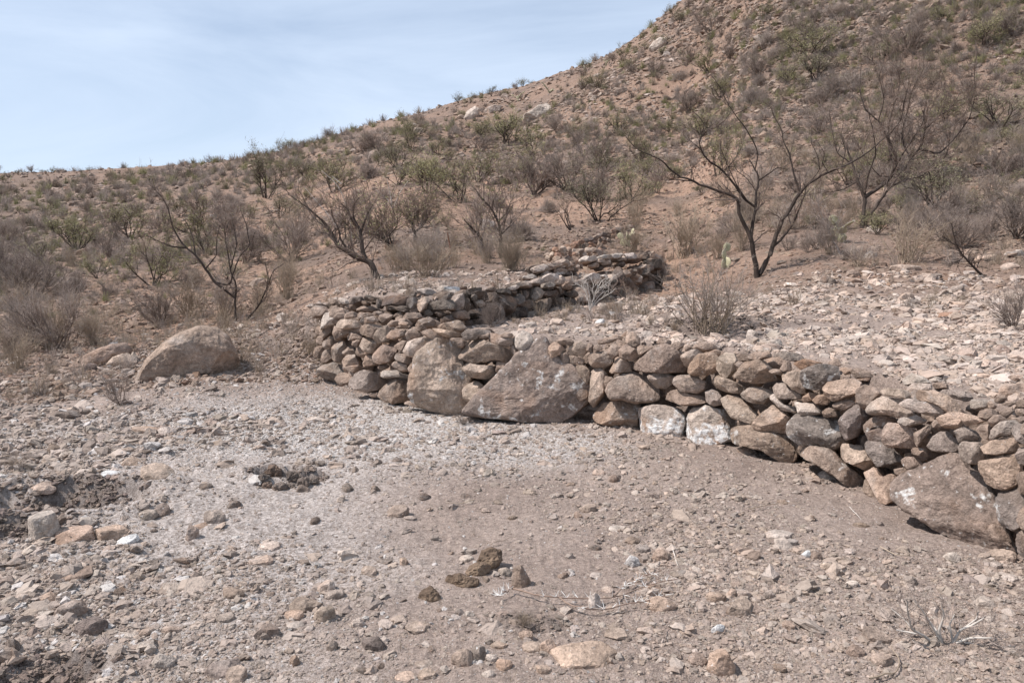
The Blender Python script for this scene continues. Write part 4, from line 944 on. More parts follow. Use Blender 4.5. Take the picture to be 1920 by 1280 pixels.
# ------------------------------------------------------------------ gravel and rubble: point cloud with instanced stones (uncountable)
def gravel(name, P, S, colr, seed, lo=2):
    me = bpy.data.meshes.new(name); me.vertices.add(len(P)); me.vertices.foreach_set('co', P.astype(np.float32).ravel())
    r_ = np.random.RandomState(seed); N_ = len(P)
    sc_ = np.stack([S, S*r_.uniform(0.6, 0.95, N_), S*r_.uniform(0.3, 0.75, N_)], -1); ro = np.stack([r_.normal(0, .25, N_), r_.normal(0, .25, N_), r_.uniform(0, 6.28, N_)], -1)
    for nm, dat in (('pscl', sc_), ('prot', ro)):
        a_ = me.attributes.new(nm, 'FLOAT_VECTOR', 'POINT'); a_.data.foreach_set('vector', dat.astype(np.float32).ravel())
    a_ = me.attributes.new('pcol', 'FLOAT_COLOR', 'POINT'); a_.data.foreach_set('color', np.concatenate([colr, np.ones((N_, 1))], 1).astype(np.float32).ravel())
    o = link(name, me); tag(o, kind='stuff')
    g = bpy.data.node_groups.new(name, 'GeometryNodeTree'); g.interface.new_socket('Geometry', in_out='INPUT', socket_type='NodeSocketGeometry'); g.interface.new_socket('Geometry', in_out='OUTPUT', socket_type='NodeSocketGeometry')
    gi = g.nodes.new('NodeGroupInput'); go = g.nodes.new('NodeGroupOutput'); l = g.links.new
    g2i = g.nodes.new('GeometryNodeGeometryToInstance')
    for k in range(8):
        ic = g.nodes.new('GeometryNodeMeshIcoSphere'); ic.inputs['Radius'].default_value = 0.5; ic.inputs['Subdivisions'].default_value = lo
        ps = g.nodes.new('GeometryNodeInputPosition'); va = g.nodes.new('ShaderNodeVectorMath'); va.operation = 'ADD'; va.inputs[1].default_value = (k*7.1, k*3.3, k*5.7); l(ps.outputs[0], va.inputs[0])
        tx = g.nodes.new('ShaderNodeTexNoise'); tx.inputs['Scale'].default_value = 2.1; tx.inputs['Detail'].default_value = 2; l(va.outputs[0], tx.inputs['Vector'])
        vs = g.nodes.new('ShaderNodeVectorMath'); vs.operation = 'SUBTRACT'; vs.inputs[1].default_value = (0.5, 0.5, 0.5); l(tx.outputs['Color'], vs.inputs[0])
        vm = g.nodes.new('ShaderNodeVectorMath'); vm.operation = 'SCALE'; vm.inputs['Scale'].default_value = 1.25; l(vs.outputs[0], vm.inputs[0])
        sp2 = g.nodes.new('GeometryNodeSetPosition'); l(ic.outputs['Mesh'], sp2.inputs['Geometry']); l(vm.outputs[0], sp2.inputs['Offset'])
        sm = g.nodes.new('GeometryNodeSetMaterial'); sm.inputs['Material'].default_value = M_PEB; l(sp2.outputs[0], sm.inputs['Geometry']); l(sm.outputs[0], g2i.inputs[0])
    def na(nm, ty):
        x = g.nodes.new('GeometryNodeInputNamedAttribute'); x.data_type = ty; x.inputs['Name'].default_value = nm; return x.outputs[0]
    iop = g.nodes.new('GeometryNodeInstanceOnPoints'); l(gi.outputs[0], iop.inputs['Points']); l(g2i.outputs[0], iop.inputs['Instance']); iop.inputs['Pick Instance'].default_value = True
    l(na('prot', 'FLOAT_VECTOR'), iop.inputs['Rotation']); l(na('pscl', 'FLOAT_VECTOR'), iop.inputs['Scale']); l(iop.outputs[0], go.inputs[0])
    md = o.modifiers.new('scatter', 'NODES'); md.node_group = g; return o
def pcols(N_, names, seed, j=0.13, base=(0.335, 0.272, 0.228), k=1.0):
    r_ = np.random.RandomState(seed); c_ = np.array([PAL[q] for q in names])[r_.randint(0, len(names), N_)]; c_ = k*c_*0.5 + 0.5*np.array(base); return np.clip(c_*(1+r_.normal(0, j, (N_, 1))) + r_.normal(0, .002, (N_, 3)), .03, .9)
clear = lambda px: 1.0
def clump(x, y): return np.clip(0.55 + 1.7*fbm(np.stack([x, y], -1)*0.9, 71, 3), 0.08, 2)
# courtyard and terrace
P_, R_ = scatter(104000, lambda x, y, r, px, py: (r < 13)*clump(x, y)*np.where((px < 500) | (py < 740), 1.25, 1.0)*np.where((px > 1200) & (H[:-1, :-1] > .45), 1.9, 1.0), 101)
r_ = np.random.RandomState(1); S_ = np.clip(np.exp(r_.normal(math.log(0.0029), 0.68, len(P_)))*R_**1.0, 0.006, 0.13)
S_ *= np.where(P_[:, 2] > 0.4, 1.35, 1.0)*np.where((P_[:, 0] < -1.3) & (P_[:, 2] < 0.35), 1.1, 1.0)
cl_ = pcols(len(P_), 'glttgtplblgt', 2); sel = (P_[:, 2] < 0.3) & (P_[:, 0] < 0.3); cl_[sel] = pcols(int(sel.sum()), 'glglgtlwgbg', 3)
hi_ = P_[:, 2] > 0.45; cl_[hi_] = pcols(int(hi_.sum()), 'tplltpglpt', 8, base=(.41, .335, .285))
k_ = dkz(P_[:, 0], P_[:, 1]) > 0.3; Q_, T_ = P_[k_], S_[k_]
P3, R3_ = scatter(60000, lambda x, y, r, px, py: (r < 11)*(DK[:-1, :-1] > 0.25)*1.0, 107) if False else (None, None)
k_ = dkz(P_[:, 0], P_[:, 1]) < 0.35; gravel('gravel', P_[k_], S_[k_], cl_[k_], 4)
P5, R5 = scatter(60000, lambda x, y, r, px, py: (r < 8.5)*(py > 660)*1.0, 109); k_ = (dkz(P5[:, 0], P5[:, 1]) < 0.4) & (P5[:, 2] < .3)
gravel('grit', P5[k_], np.clip(np.exp(np.random.RandomState(25).normal(math.log(0.0016), .4, int(k_.sum())))*R5[k_], .003, .02), pcols(int(k_.sum()), 'tlgtplgwb', 26, j=.2), 27, 1)
P4, R4 = scatter(5200, lambda x, y, r, px, py: (r < 12)*DK[:-1, :-1]**2, 108)
gravel('earth_crumbs', P4, np.clip(np.exp(np.random.RandomState(15).normal(math.log(0.0036), .55, len(P4)))*R4, .006, .06), pcols(len(P4), 'dbdd', 16, base=(0.22, 0.175, 0.148)), 17)
# white chips on the patch
wpz = lambda x, y, r, px, py: (r < 12)*(np.exp(-((px-600)/260)**2 - ((py-790)/75)**2) + 1.2*np.exp(-((px-980)/140)**2 - ((py-835)/28)**2) + 0.6*np.exp(-((px-330)/140)**2 - ((py-830)/40)**2))
P_, R_ = scatter(26000, wpz, 102); k_ = P_[:, 2] < 0.2; P_, R_ = P_[k_], R_[k_]
gravel('white_gravel', P_, np.clip(np.exp(np.random.RandomState(5).normal(math.log(0.0019), 0.4, len(P_)))*R_, 0.004, 0.05), pcols(len(P_), 'wlwlglww', 6), 7, 1)
# rubble on the slope
P_, R_ = scatter(95000, lambda x, y, r, px, py: (r > 9)*np.clip(0.5 + 1.3*fbm(np.stack([x, y], -1)*0.16, 72, 3), 0.15, 2)*np.where(px > 900, 1.25, 0.8)*np.where(r < 24, 1.6, 1.0), 103)
r_ = np.random.RandomState(9); S_ = np.clip(np.exp(r_.normal(math.log(0.0034), 0.52, len(P_)))*R_, 0.02, 0.75)
cl_ = pcols(len(P_), 'ptrtpgtbtb', 10, base=(0.21, 0.145, 0.108), k=.76); fr = (R_ > 40) & (r_.rand(len(P_)) < 0.6); cl_[fr] = pcols(int(fr.sum()), 'gbtltg', 11, base=(0.25, 0.19, 0.155), k=.84)
gravel('rubble', P_, S_, cl_, 12, 1)
# ------------------------------------------------------------------ plants
def unit(a): return a/np.maximum(np.linalg.norm(a, axis=-1, keepdims=True), 1e-9)
def seg(pos, dr, ln, rad, M, wig, up, r_, taper=0.45):
    """grow N twigs at once: returns points (N,M,3) and radii (N,M)"""
    N_ = len(pos); pts = np.zeros((N_, M, 3)); pts[:, 0] = pos; d = unit(dr)
    for k in range(1, M):
        d = unit(d + r_.normal(0, wig, (N_, 3)) + np.array([0, 0, up])); pts[:, k] = pts[:, k-1] + d*(ln/(M-1))[:, None]
    return pts, rad[:, None]*np.linspace(1, taper, M)[None]
def kids(pts, rad, n_, t0, t1, ang, lr, rr_, r_, upb=0.0):
    N_, M, _ = pts.shape; n2 = N_*n_; pi = np.repeat(np.arange(N_), n_); t = r_.uniform(t0, t1, n2)*(M-1); i = np.clip(t.astype(int), 0, M-2); f = (t-i)[:, None]
    p = pts[pi, i]*(1-f) + pts[pi, i+1]*f; tg = unit(pts[pi, i+1]-pts[pi, i]); q = unit(np.cross(tg, r_.normal(0, 1, (n2, 3)))); a = r_.uniform(ang[0], ang[1], n2)[:, None]
    d = tg*np.cos(a) + q*np.sin(a) + np.array([0, 0, upb]); Lp = np.linalg.norm(np.diff(pts, axis=1), axis=2).sum(1)[pi]
    return p, unit(d), Lp*lr*r_.uniform(0.6, 1.25, n2), rad[pi, i]*rr_
def tubes(pts, rad, k=3):
    N_, M, _ = pts.shape; tg = np.gradient(pts, axis=1); tg = unit(tg); ref = np.where(np.abs(tg[..., 2:3]) > 0.9, np.array([1.0, 0, 0]), np.array([0, 0, 1.0]))
    u = unit(np.cross(tg, ref)); w = np.cross(tg, u); an = np.linspace(0, 2*math.pi, k, endpoint=False)
    V_ = pts[:, :, None] + rad[:, :, None, None]*(u[:, :, None]*np.cos(an)[None, None, :, None] + w[:, :, None]*np.sin(an)[None, None, :, None])
    ix = np.arange(N_*M*k).reshape(N_, M, k); a = ix[:, :-1]; b_ = ix[:, 1:]
    F_ = np.stack([a, np.roll(a, -1, 2), np.roll(b_, -1, 2), b_], -1).reshape(-1, 4); return V_.reshape(-1, 3), F_
def leaves(pts, n_, size, r_, spread=0.02):
    N_, M, _ = pts.shape; n2 = N_*n_; pi = np.repeat(np.arange(N_), n_); i = r_.randint(0, M, n2); c = pts[pi, i] + r_.normal(0, spread, (n2, 3))
    a = unit(r_.normal(0, 1, (n2, 3)))*size*r_.uniform(0.6, 1.3, (n2, 1)); b_ = unit(np.cross(a, r_.normal(0, 1, (n2, 3))))*size*0.42
    V_ = np.stack([c-a, c+b_, c+a, c-b_], 1).reshape(-1, 3); return V_, np.arange(n2*4).reshape(-1, 4)
class Geo:
    def __init__(s): s.V = []; s.F = []; s.M = []; s.n = 0
    def add(s, V_, F_, mi=0): s.V.append(V_); s.F.append(F_ + s.n); s.M.append(np.full(len(F_), mi)); s.n += len(V_); return s
    def mesh(s, name, mats): return mesh_from(name, np.concatenate(s.V), s.F, mats, np.concatenate(s.M), smooth=True)
def rad_dirs(n_, r_, lo, hi):
    th = r_.uniform(0, 2*math.pi, n_); ph = r_.uniform(lo, hi, n_); return np.stack([np.sin(ph)*np.cos(th), np.sin(ph)*np.sin(th), np.cos(ph)], -1)
def shrub(kind, seed):
    """unit shrub about 1 m high; returns list of (part name, mesh)"""
    r_ = np.random.RandomState(seed); A = Geo(); B_ = Geo()
    if kind == 'grey':
        n0 = 15; d = rad_dirs(n0, r_, 0.1, 1.15); p0 = r_.normal(0, .04, (n0, 3))*[1, 1, 0]; s0 = seg(p0, d, r_.uniform(.55, .85, n0), np.full(n0, .013), 6, .16, .07, r_)
        k1 = kids(*s0, 7, .2, 1, (.3, .9), .5, .62, r_, .15); s1 = seg(*k1, 4, .16, .06, r_); k2 = kids(*s1, 5, .15, 1, (.3, .9), .55, .62, r_, .12); s2 = seg(*k2, 3, .15, .06, r_); k3 = kids(*s2, 3, .2, 1, (.3, .9), .6, .75, r_, .1); s3 = seg(*k3, 3, .14, .05, r_)
        for s in (s0, s1, s2): A.add(*tubes(*s, 3))
        A.add(*tubes(*s3, 3), 1); return [('stems', A.mesh('grey_shrub', [M_DSHR, M_GREY]))]
    if kind == 'ball':
        n0 = 34; d = rad_dirs(n0, r_, 0.05, 1.5); p0 = r_.normal(0, .03, (n0, 3))*[1, 1, 0]; s0 = seg(p0, d, r_.uniform(.3, .42, n0), np.full(n0, .008), 4, .12, .04, r_)
        k1 = kids(*s0, 7, .25, 1, (.3, 1.0), .62, .7, r_, .05); s1 = seg(*k1, 3, .16, .04, r_); k2 = kids(*s1, 7, .2, 1, (.3, 1.0), .62, .75, r_, .05); s2 = seg(*k2, 3, .15, .04, r_)
        A.add(*tubes(*s0, 3)); A.add(*tubes(*s1, 3)); A.add(*tubes(*s2, 3), 0); return [('stems', A.mesh('ball_shrub', [M_GREY]))]
    if kind in ('green', 'olive'):
        n0 = 7; d = rad_dirs(n0, r_, 0.25, 1.05); p0 = r_.normal(0, .05, (n0, 3))*[1, 1, 0]; s0 = seg(p0, d, r_.uniform(.6, .95, n0), np.full(n0, .020), 7, .22, .05, r_)
        k1 = kids(*s0, 6, .3, 1, (.35, 1.0), .5, .55, r_, .12); s1 = seg(*k1, 5, .2, .05, r_); k2 = kids(*s1, 6, .2, 1, (.3, 1.0), .5, .55, r_, .1); s2 = seg(*k2, 3, .2, .05, r_)
        k3 = kids(*s2, 3, .3, 1, (.3, 1.1), .7, .7, r_, .05); s3 = seg(*k3, 3, .2, .03, r_)
        for s in (s0, s1, s2): A.add(*tubes(*s, 3))
        A.add(*tubes(*s3, 3), 1); sel = s3[0][r_.rand(len(s3[0])) < (0.55 if kind == 'green' else .5)]; B_.add(*leaves(sel, 6, .018, r_, .035))
        return [('stems', A.mesh('stems', [M_BARK, M_DSHR])), ('foliage', B_.mesh('foliage', [M_LEAF if kind == 'green' else M_LEAF2]))]
    if kind == 'weed':
        n0 = 46; d = rad_dirs(n0, r_, 0.0, 0.75); p0 = r_.normal(0, .09, (n0, 3))*[1, 1, 0]; s0 = seg(p0, d, r_.uniform(.45, 1.0, n0), np.full(n0, .0065), 6, .09, .05, r_)
        k1 = kids(*s0, 5, .35, 1, (.25, .75), .34, .7, r_, .1); s1 = seg(*k1, 3, .12, .04, r_); k2 = kids(*s1, 3, .3, 1, (.3, .9), .5, .8, r_); s2 = seg(*k2, 2, .1, 0, r_)
        A.add(*tubes(*s0, 3)); A.add(*tubes(*s1, 3), 1); A.add(*tubes(*s2, 3), 1); return [('stems', A.mesh('dry_weed', [M_TAN, M_GREY if seed % 2 else M_TAN]))]
    if kind == 'tree':
        n0 = 3; d = rad_dirs(n0, r_, 0.15, .7); p0 = r_.normal(0, .015, (n0, 3))*[1, 1, 0]; s0 = seg(p0, d, r_.uniform(.6, .8, n0), np.full(n0, .026), 7, .2, .06, r_)
        k1 = kids(*s0, 5, .35, 1, (.4, 1.0), .6, .6, r_, .1); s1 = seg(*k1, 6, .2, .05, r_); k2 = kids(*s1, 5, .25, 1, (.4, 1.0), .5, .6, r_, .1); s2 = seg(*k2, 4, .18, .05, r_); k3 = kids(*s2, 4, .25, 1, (.4, 1.0), .6, .6, r_, .05); s3 = seg(*k3, 3, .15, .03, r_)
        A.add(*tubes(*s0, 5)); A.add(*tubes(*s1, 4))
        B_.add(*tubes(*s2, 3)); B_.add(*tubes(*s3, 3), 1); B_.add(*leaves(s3[0][::5], 2, .012, r_, .01), 2); return [('trunk', A.mesh('trunk', [M_BARK])), ('crown', B_.mesh('crown', [M_DSHR, M_TWIG, M_LEAF]))]
KN = {'grey': ('grey_shrub', 'shrub', 'bare grey shrub', 'bare grey shrubs on the slope'), 'ball': ('ball_shrub', 'shrub', 'rounded ash grey shrub', 'rounded ash grey shrubs on the slope'), 'green': ('green_bush', 'bush', 'yellow green bush', 'green bushes on the slope'),
      'olive': ('olive_bush', 'bush', 'olive bush', 'olive bushes on the slope'), 'weed': ('dry_weed', 'weed', 'straw coloured dry weed clump', 'clumps of dry weeds'), 'tree': ('bare_tree', 'tree', 'small bare tree', 'small bare trees on the slope')}
LIB = {k: [shrub(k, 500 + 17*i + j*101) for i in range(n_)] for j, (k, n_) in enumerate((('grey', 5), ('ball', 3), ('green', 4), ('olive', 3), ('weed', 5), ('tree', 3)))}
SH = []
def put(kind, px, py, hpx, wpx=None, label=None, var=None, r_=r3, P=None):
    P = ground(px, py) if P is None else P; dist = float(np.linalg.norm(P-EYE)); h = hpx*dist/FPX
    base = {'grey': 1.0, 'ball': 0.80, 'green': 1.05, 'olive': 1.05, 'weed': 0.95, 'tree': 1.25}[kind]; wb = {'grey': 1.35, 'ball': 1.25, 'green': 1.5, 'olive': 1.5, 'weed': 0.95, 'tree': 1.4}[kind]
    sz = h/base; sx = (wpx*dist/FPX)/wb if wpx else sz*r_.uniform(0.9, 1.2)
    nm, cat, desc, grp = KN[kind]; parts = LIB[kind][r_.randint(len(LIB[kind])) if var is None else var]
    loc = P - np.array([0, 0, 0.03*h]); rot = r_.uniform(0, 6.28)
    if len(parts) == 1: root = link(nm, parts[0][1], loc)
    else:
        root = thing(nm, loc, None, cat)
        for pn, me_ in parts: link(pn, me_, (0, 0, 0), root)
    root.scale = (sx, sx, sz); root.rotation_euler = (r_.normal(0, .06), r_.normal(0, .06), rot); tag(root, label, cat, grp)
    SH.append((root, px, py, desc, bool(label), hpx)); return root
HAND = """weed 1325 620 125 175 brown dry shrub of many upright stems on the terrace above the wall
grey 925 614 58 55 small pale twiggy plant against the dark inner wall face
grey 1900 618 82 80 grey twiggy shrub cut by the right edge above the wall
grey 1905 448 85 120 grey leafless shrub at the right edge of the upper terrace
weed 1695 492 75 100 tan dry weed clump between the terrace slabs and the second bare tree
weed 1285 482 105 100 tall straw weed clump right of the inner wall's far end
weed 1185 470 50 70 straw weed clump in front of the farthest terrace wall
weed 955 508 72 62 straw weed clump behind the middle of the inner wall
tree 1070 432 84 70 tiny bare tree with reddish twigs left of the farthest terrace wall
ball 975 452 72 130 wide rounded ash grey shrub left of the tiny reddish tree
grey 1060 355 92 115 broad grey shrub below the orange outcrop
olive 1125 415 100 115 dense olive grey shrub above the farthest terrace wall
grey 110 652 115 150 large bare grey shrub left of the rounded boulder
weed 38 640 80 90 dry weed clump at the left edge beside the large grey shrub
weed 35 692 62 70 lowest dry weed clump at the left edge
grey 225 757 62 55 little tuft with dark stems on the stony ground at left
grey 545 490 100 120 dark leafless shrub left of the leaning bare tree
olive 502 372 95 80 tall olive bush on the left slope left of the dark round bush
olive 572 338 42 70 dark round bush near the left ridge
green 285 535 105 110 green bush in front of the feathery green tree
green 245 445 62 95 feathery green tree on the left slope
green 185 522 42 55 small bright green bush right of the cracked rock
weed 540 560 82 60 straw weed clump on red soil left of the long inner wall
green 1345 330 78 85 round green bush behind the double trunked tree
green 1515 108 44 95 flat green bush high on the right slope
green 1845 88 46 75 small green bush at the upper right
olive 1880 242 70 120 wide olive bush at the right edge mid slope
ball 1562 180 55 80 larger of two touching ash grey shrubs high on the slope
ball 1600 160 42 60 smaller of two touching ash grey shrubs high on the slope
grey 1290 212 50 60 grey shrub above the double trunked tree's left branches
ball 1412 192 44 55 ash grey shrub above the double trunked tree
olive 1755 392 88 145 wide olive bush below the tall twiggy thicket
grey 1340 62 46 95 bare grey shrub near the top of the steep skyline
olive 1275 45 26 34 dark bush on the steep skyline
grey 1700 100 60 90 pale grey shrub on the upper right slope
grey 905 430 70 70 leafless grey shrub below the pale boulder
grey 300 610 70 90 thin grey shrub on red soil above the rounded boulder
weed 420 600 90 90 tall straw weed clump rising behind the rounded boulder
weed 355 598 75 80 straw weed clump behind the rounded boulder's left shoulder
weed 800 520 70 110 straw weed clump behind the left part of the inner wall
weed 745 505 50 80 low straw weed clump right of the leaning tree's trunk
grey 50 560 80 130 spreading bare shrub left of the cracked rock
weed 1490 430 60 80 straw weed clump between the two bare trees
weed 1610 500 45 70 low straw weed clump beside the pale prickly pear
weed 1390 470 70 60 pale weed clump touching the double trunked tree's left side
weed 1150 590 30 40 low dry tuft beside the pale forked shrublet
weed 985 1172 24 44 tiny grey dry tuft in the foreground dirt
weed 30 880 28 40 small straw tuft at the edge of the dug pit
grey 870 796 20 34 small dead root tuft at the foot of the triangular boulder"""
for ln in HAND.split('\n'):
    f = ln.split(' ', 5); put(f[0], float(f[1]), float(f[2]), float(f[3]), float(f[4]), f[5])
# further shrubs, spread over the slope
def hw(x, y, r, px, py): return (r > 13)*(px > -200)*(px < 2120)*np.where(py < 470, 1.0, 0.5)*(py < 560)*np.clip(0.45 + 1.6*fbm(np.stack([x, y], -1)*0.09, 81, 3), 0.1, 2)
P_, R_ = scatter(9000, hw, 201); occ2 = [(e[1], e[2], e[5]) for e in SH]; nsh = 0
BLK = [(1000, 1240, 440, 500), (600, 700, 500, 560)]
for p_, r__ in zip(P_, R_):
    if nsh >= 560: break
    px, py = project(p_); px, py = float(px), float(py); u = r3.rand()
    hm = float(np.clip(r3.normal(1.35, 0.5), 0.45, 2.6)) if r__ > 32 else float(np.clip(r3.normal(0.95, 0.3), 0.4, 1.7))
    if r__ > 60: hm *= 0.66
    if px < 260: hm *= 0.75
    if px < 420 and r3.rand() < 0.3: continue
    if px > 1150 and py < 340:
        if r3.rand() < 0.5: continue
        hm *= 0.72
    hpx = hm*FPX/r__
    if r__ < 22: hpx *= 0.62
    if px > 1250 and py > 380: hpx *= 0.6
    hpx = min(hpx, 85)
    if any(a < px < b_ and c_ < py < d_ for a, b_, c_, d_ in BLK) or (py > 480 and 560 < px < 1500) or (px > 1380 and py > 440): continue
    if any(abs(px-q[0]) < 0.33*(hpx+q[2]) and abs(py-q[1]) < 0.20*(hpx+q[2]) for q in occ2): continue
    gr = (0.36 if 330 < px < 1000 else 0.24)*(1.2 if py < 350 else 0.8)
    kind = 'weed' if (r__ < 30 and u < 0.30) else ('green' if u < 0.30+gr*0.45 else 'olive' if u < 0.30+gr*0.8 else 'ball' if u > 0.83 else 'grey')
    if px > 1250 and py < 350 and kind in ('olive', 'green') and r3.rand() < 0.5: kind = 'ball'
    if kind == 'ball': hpx *= 0.75
    occ2.append((px, py, hpx)); put(kind, px, py, hpx, P=p_); nsh += 1
for (x0, x1, y0, y1, n_, h0, h1, kk) in ((1245, 1700, 385, 505, 15, 34, 70, 'wwwwg'), (0, 560, 530, 680, 16, 32, 70, 'wwwg'), (730, 1010, 470, 522, 12, 35, 70, 'www'), (1690, 1930, 400, 470, 9, 40, 70, 'wg'), (1180, 1300, 560, 625, 6, 14, 30, 'w'), (930, 1200, 585, 625, 8, 10, 24, 'w')):
    for _ in range(n_):
        px, py = r3.uniform(x0, x1), r3.uniform(y0, y1)
        if (240 < px < 480 and py > 560) or (1360 < px < 1460 and py > 440): continue
        put('weed' if r3.choice(list(kk)) == 'w' else 'grey', px, py, r3.uniform(h0, h1))
# ridge line plants
r5 = np.random.RandomState(77); x = 20
while x < 1300:
    a = float(np.interp(x, [s[0] for s in SKY], s_az)); cr0 = float(np.interp(a, AZ, crY/cosA)); q = np.array([cr0*math.sin(a), cr0*math.cos(a)])*r5.uniform(0.93, 1.0); P = np.array([q[0], q[1], float(hz(q[0], q[1]))])
    px, py = project(P); put(r5.choice(['grey', 'grey', 'olive', 'grey', 'ball']), float(px), float(py), float(np.clip(r5.normal(8, 3), 5, 17)), P=P); x += r5.uniform(12, 40)
relabel([(e[0], e[1], e[2], e[3]) for e in SH if not e[4]], LMK_HIGH)
# ------------------------------------------------------------------ trees traced limb by limb
def guided(name, limbs, crop, base_px, label, cat, r0, tw, mats=(M_BARK, M_DSHR, M_TWIG), leaf=None, seed=1, drift=0.25, parts=('trunk', 'crown'), Y=None, twlen=0.5, minr=0.004, twt=(0.25, 1.0)):
    ox, oy, s = CROP[crop]; r_ = np.random.RandomState(seed); base = ground(*base_px); Yb = base[1]; placed = []; LP = []; LR_ = []
    for li, (txt, ra, rb_) in enumerate(limbs):
        p = np.array([[float(q) for q in w.split(',')] for w in txt.split()])/s + np.array([ox, oy])
        y0 = Yb; st = None
        if placed:
            k = min(placed, key=lambda e: math.hypot(e[0]-p[0, 0], e[1]-p[0, 1]))
            if math.hypot(k[0]-p[0, 0], k[1]-p[0, 1]) < 14: y0 = k[2]; st = k[3]
        dr = r_.uniform(-1, 1)*drift; L3 = []
        for i, (x, y) in enumerate(p):
            d = ray(x, y); Lw = np.linalg.norm(p[i]-p[0])*Yb/FPX; t = (y0 + dr*Lw - EYE[1])/d[1]; L3.append(EYE + d*t)
        L3 = np.array(L3)
        if st is not None: L3[0] = st
        elif math.hypot(p[0, 0]-base_px[0], p[0, 1]-base_px[1]) < 30: L3[0, 2] = min(L3[0, 2], float(hz(L3[0, 0], L3[0, 1]))-0.03)
        # resample with slight crookedness
        cum = np.concatenate([[0], np.cumsum(np.linalg.norm(np.diff(L3, axis=0), axis=1))]); M = 22; tt = np.linspace(0, cum[-1], M)
        Q = np.stack([smooth_interp(tt, cum, L3[:, i]) if False else np.interp(tt, cum, L3[:, i]) for i in range(3)], -1)
        Qs = Q.copy(); Qs[1:-1] = (Q[:-2]+Q[1:-1]*2+Q[2:])/4; jit = r_.normal(0, 1, (M, 3))*0.012*cum[-1]/6; jit[0] = 0; Qs += jit
        for i in range(M): a_, b_ = project(Qs[i]); placed.append((float(a_), float(b_), Qs[i][1], Qs[i]))
        LP.append(Qs); LR_.append(np.linspace(ra, rb_, M))
    LP = np.array(LP) - base; LR_ = np.array(LR_); A = Geo(); B_ = Geo(); A.add(*tubes(LP, LR_, 6))
    n1 = tw; w = np.array([np.linalg.norm(np.diff(l, axis=0), axis=1).sum() for l in LP]); w = w/w.sum(); li = r_.choice(len(LP), n1, p=w); t = r_.uniform(twt[0], twt[1], n1)*21; i = np.clip(t.astype(int), 0, 20); p0 = LP[li, i]; tg = unit(LP[li, i+1]-LP[li, i])
    q = unit(np.cross(tg, r_.normal(0, 1, (n1, 3)))); a = r_.uniform(.4, 1.2, n1)[:, None]; d = unit(tg*np.cos(a) + q*np.sin(a) + [0, 0, .25]); ln = twlen*r_.uniform(.5, 1.3, n1)
    s1 = seg(p0, d, ln, np.clip(LR_[li, i]*0.5, minr*1.2, .012), 6, .2, .06, r_); k2 = kids(*s1, 4, .2, 1, (.35, 1.1), .55, .65, r_, .08); k2 = (*k2[:3], np.maximum(k2[3], minr*.8)); s2 = seg(*k2, 4, .18, .04, r_); k3 = kids(*s2, 3, .2, 1, (.35, 1.1), .55, .8, r_, .04); k3 = (*k3[:3], np.maximum(k3[3], minr*.6)); s3 = seg(*k3, 3, .16, .02, r_)
    B_.add(*tubes(*s1, 4)); B_.add(*tubes(*s2, 3)); B_.add(*tubes(*s3, 3), 1)
    root = thing(name, base, label, cat); link(parts[0], A.mesh(parts[0], [mats[0]]), (0, 0, 0), root); link(parts[1], B_.mesh(parts[1], [mats[1], mats[2]]), (0, 0, 0), root)
    if leaf: Lg = Geo(); Lg.add(*leaves(s3[0][::leaf[1]], leaf[0], leaf[2], r_, .03)); link('foliage', Lg.mesh('foliage', [leaf[3]]), (0, 0, 0), root)
    return root
CROP['P'] = (1100, 100, 2.286); CROP['V'] = (1400, 0, 1.9385); CROP['Z'] = (960, 860, 2)
guided('bare_tree', [('730,965 720,880 708,800 690,760 655,700 650,660 660,630 620,605 560,590 500,570 455,545 400,530', .045, .016), ('400,532 355,495 325,460 270,435 220,415 195,390 170,360', .016, .006), ('455,545 390,542 320,540', .012, .005), ('445,540 450,515 447,505', .01, .006),
 ('706,790 715,700 725,660 725,600 740,540 720,490 695,455', .032, .010), ('725,660 680,630 645,580 600,520 555,480 515,460 490,410 478,385 500,345 512,318', .022, .010), ('512,318 480,270 460,255 440,220', .009, .004), ('512,318 545,325 590,290 620,250', .008, .004), ('740,540 790,510 815,490 850,495', .016, .005),
 ('720,490 735,430 710,370 680,320 640,270 600,210 575,150 530,90', .012, .004), ('755,960 765,900 800,830 805,790 830,730 880,660 905,600 960,550 1020,515 1090,490', .045, .018), ('1090,490 1150,460 1210,420 1280,360 1310,300', .018, .006), ('905,600 895,540 880,490 870,430 840,370 835,320 800,270 790,230', .018, .005),
 ('800,830 850,780 890,720 920,640 940,590 930,560', .024, .008), ('1020,515 1010,470 1020,430 990,380', .01, .004), ('960,550 1000,500 990,440 960,380 965,320', .01, .004), ('490,410 440,370 430,350', .008, .004), ('1090,490 1110,420 1090,350 1100,300', .009, .004), ('645,580 600,600 560,560', .008, .004), ('838,340 900,300 940,250', .007, .003), ('640,270 700,230 720,180', .007, .003), ('690,640 640,560 600,470 570,400 580,330', .010, .004), ('725,600 690,540 640,500 620,440', .009, .004)], 'P', (1422, 520), 'double trunked leafless tree on the upper terrace, its dark limbs spreading wide', 'tree', .05, 100, seed=3, twlen=.42, leaf=(1, 9, .012, M_LEAF))
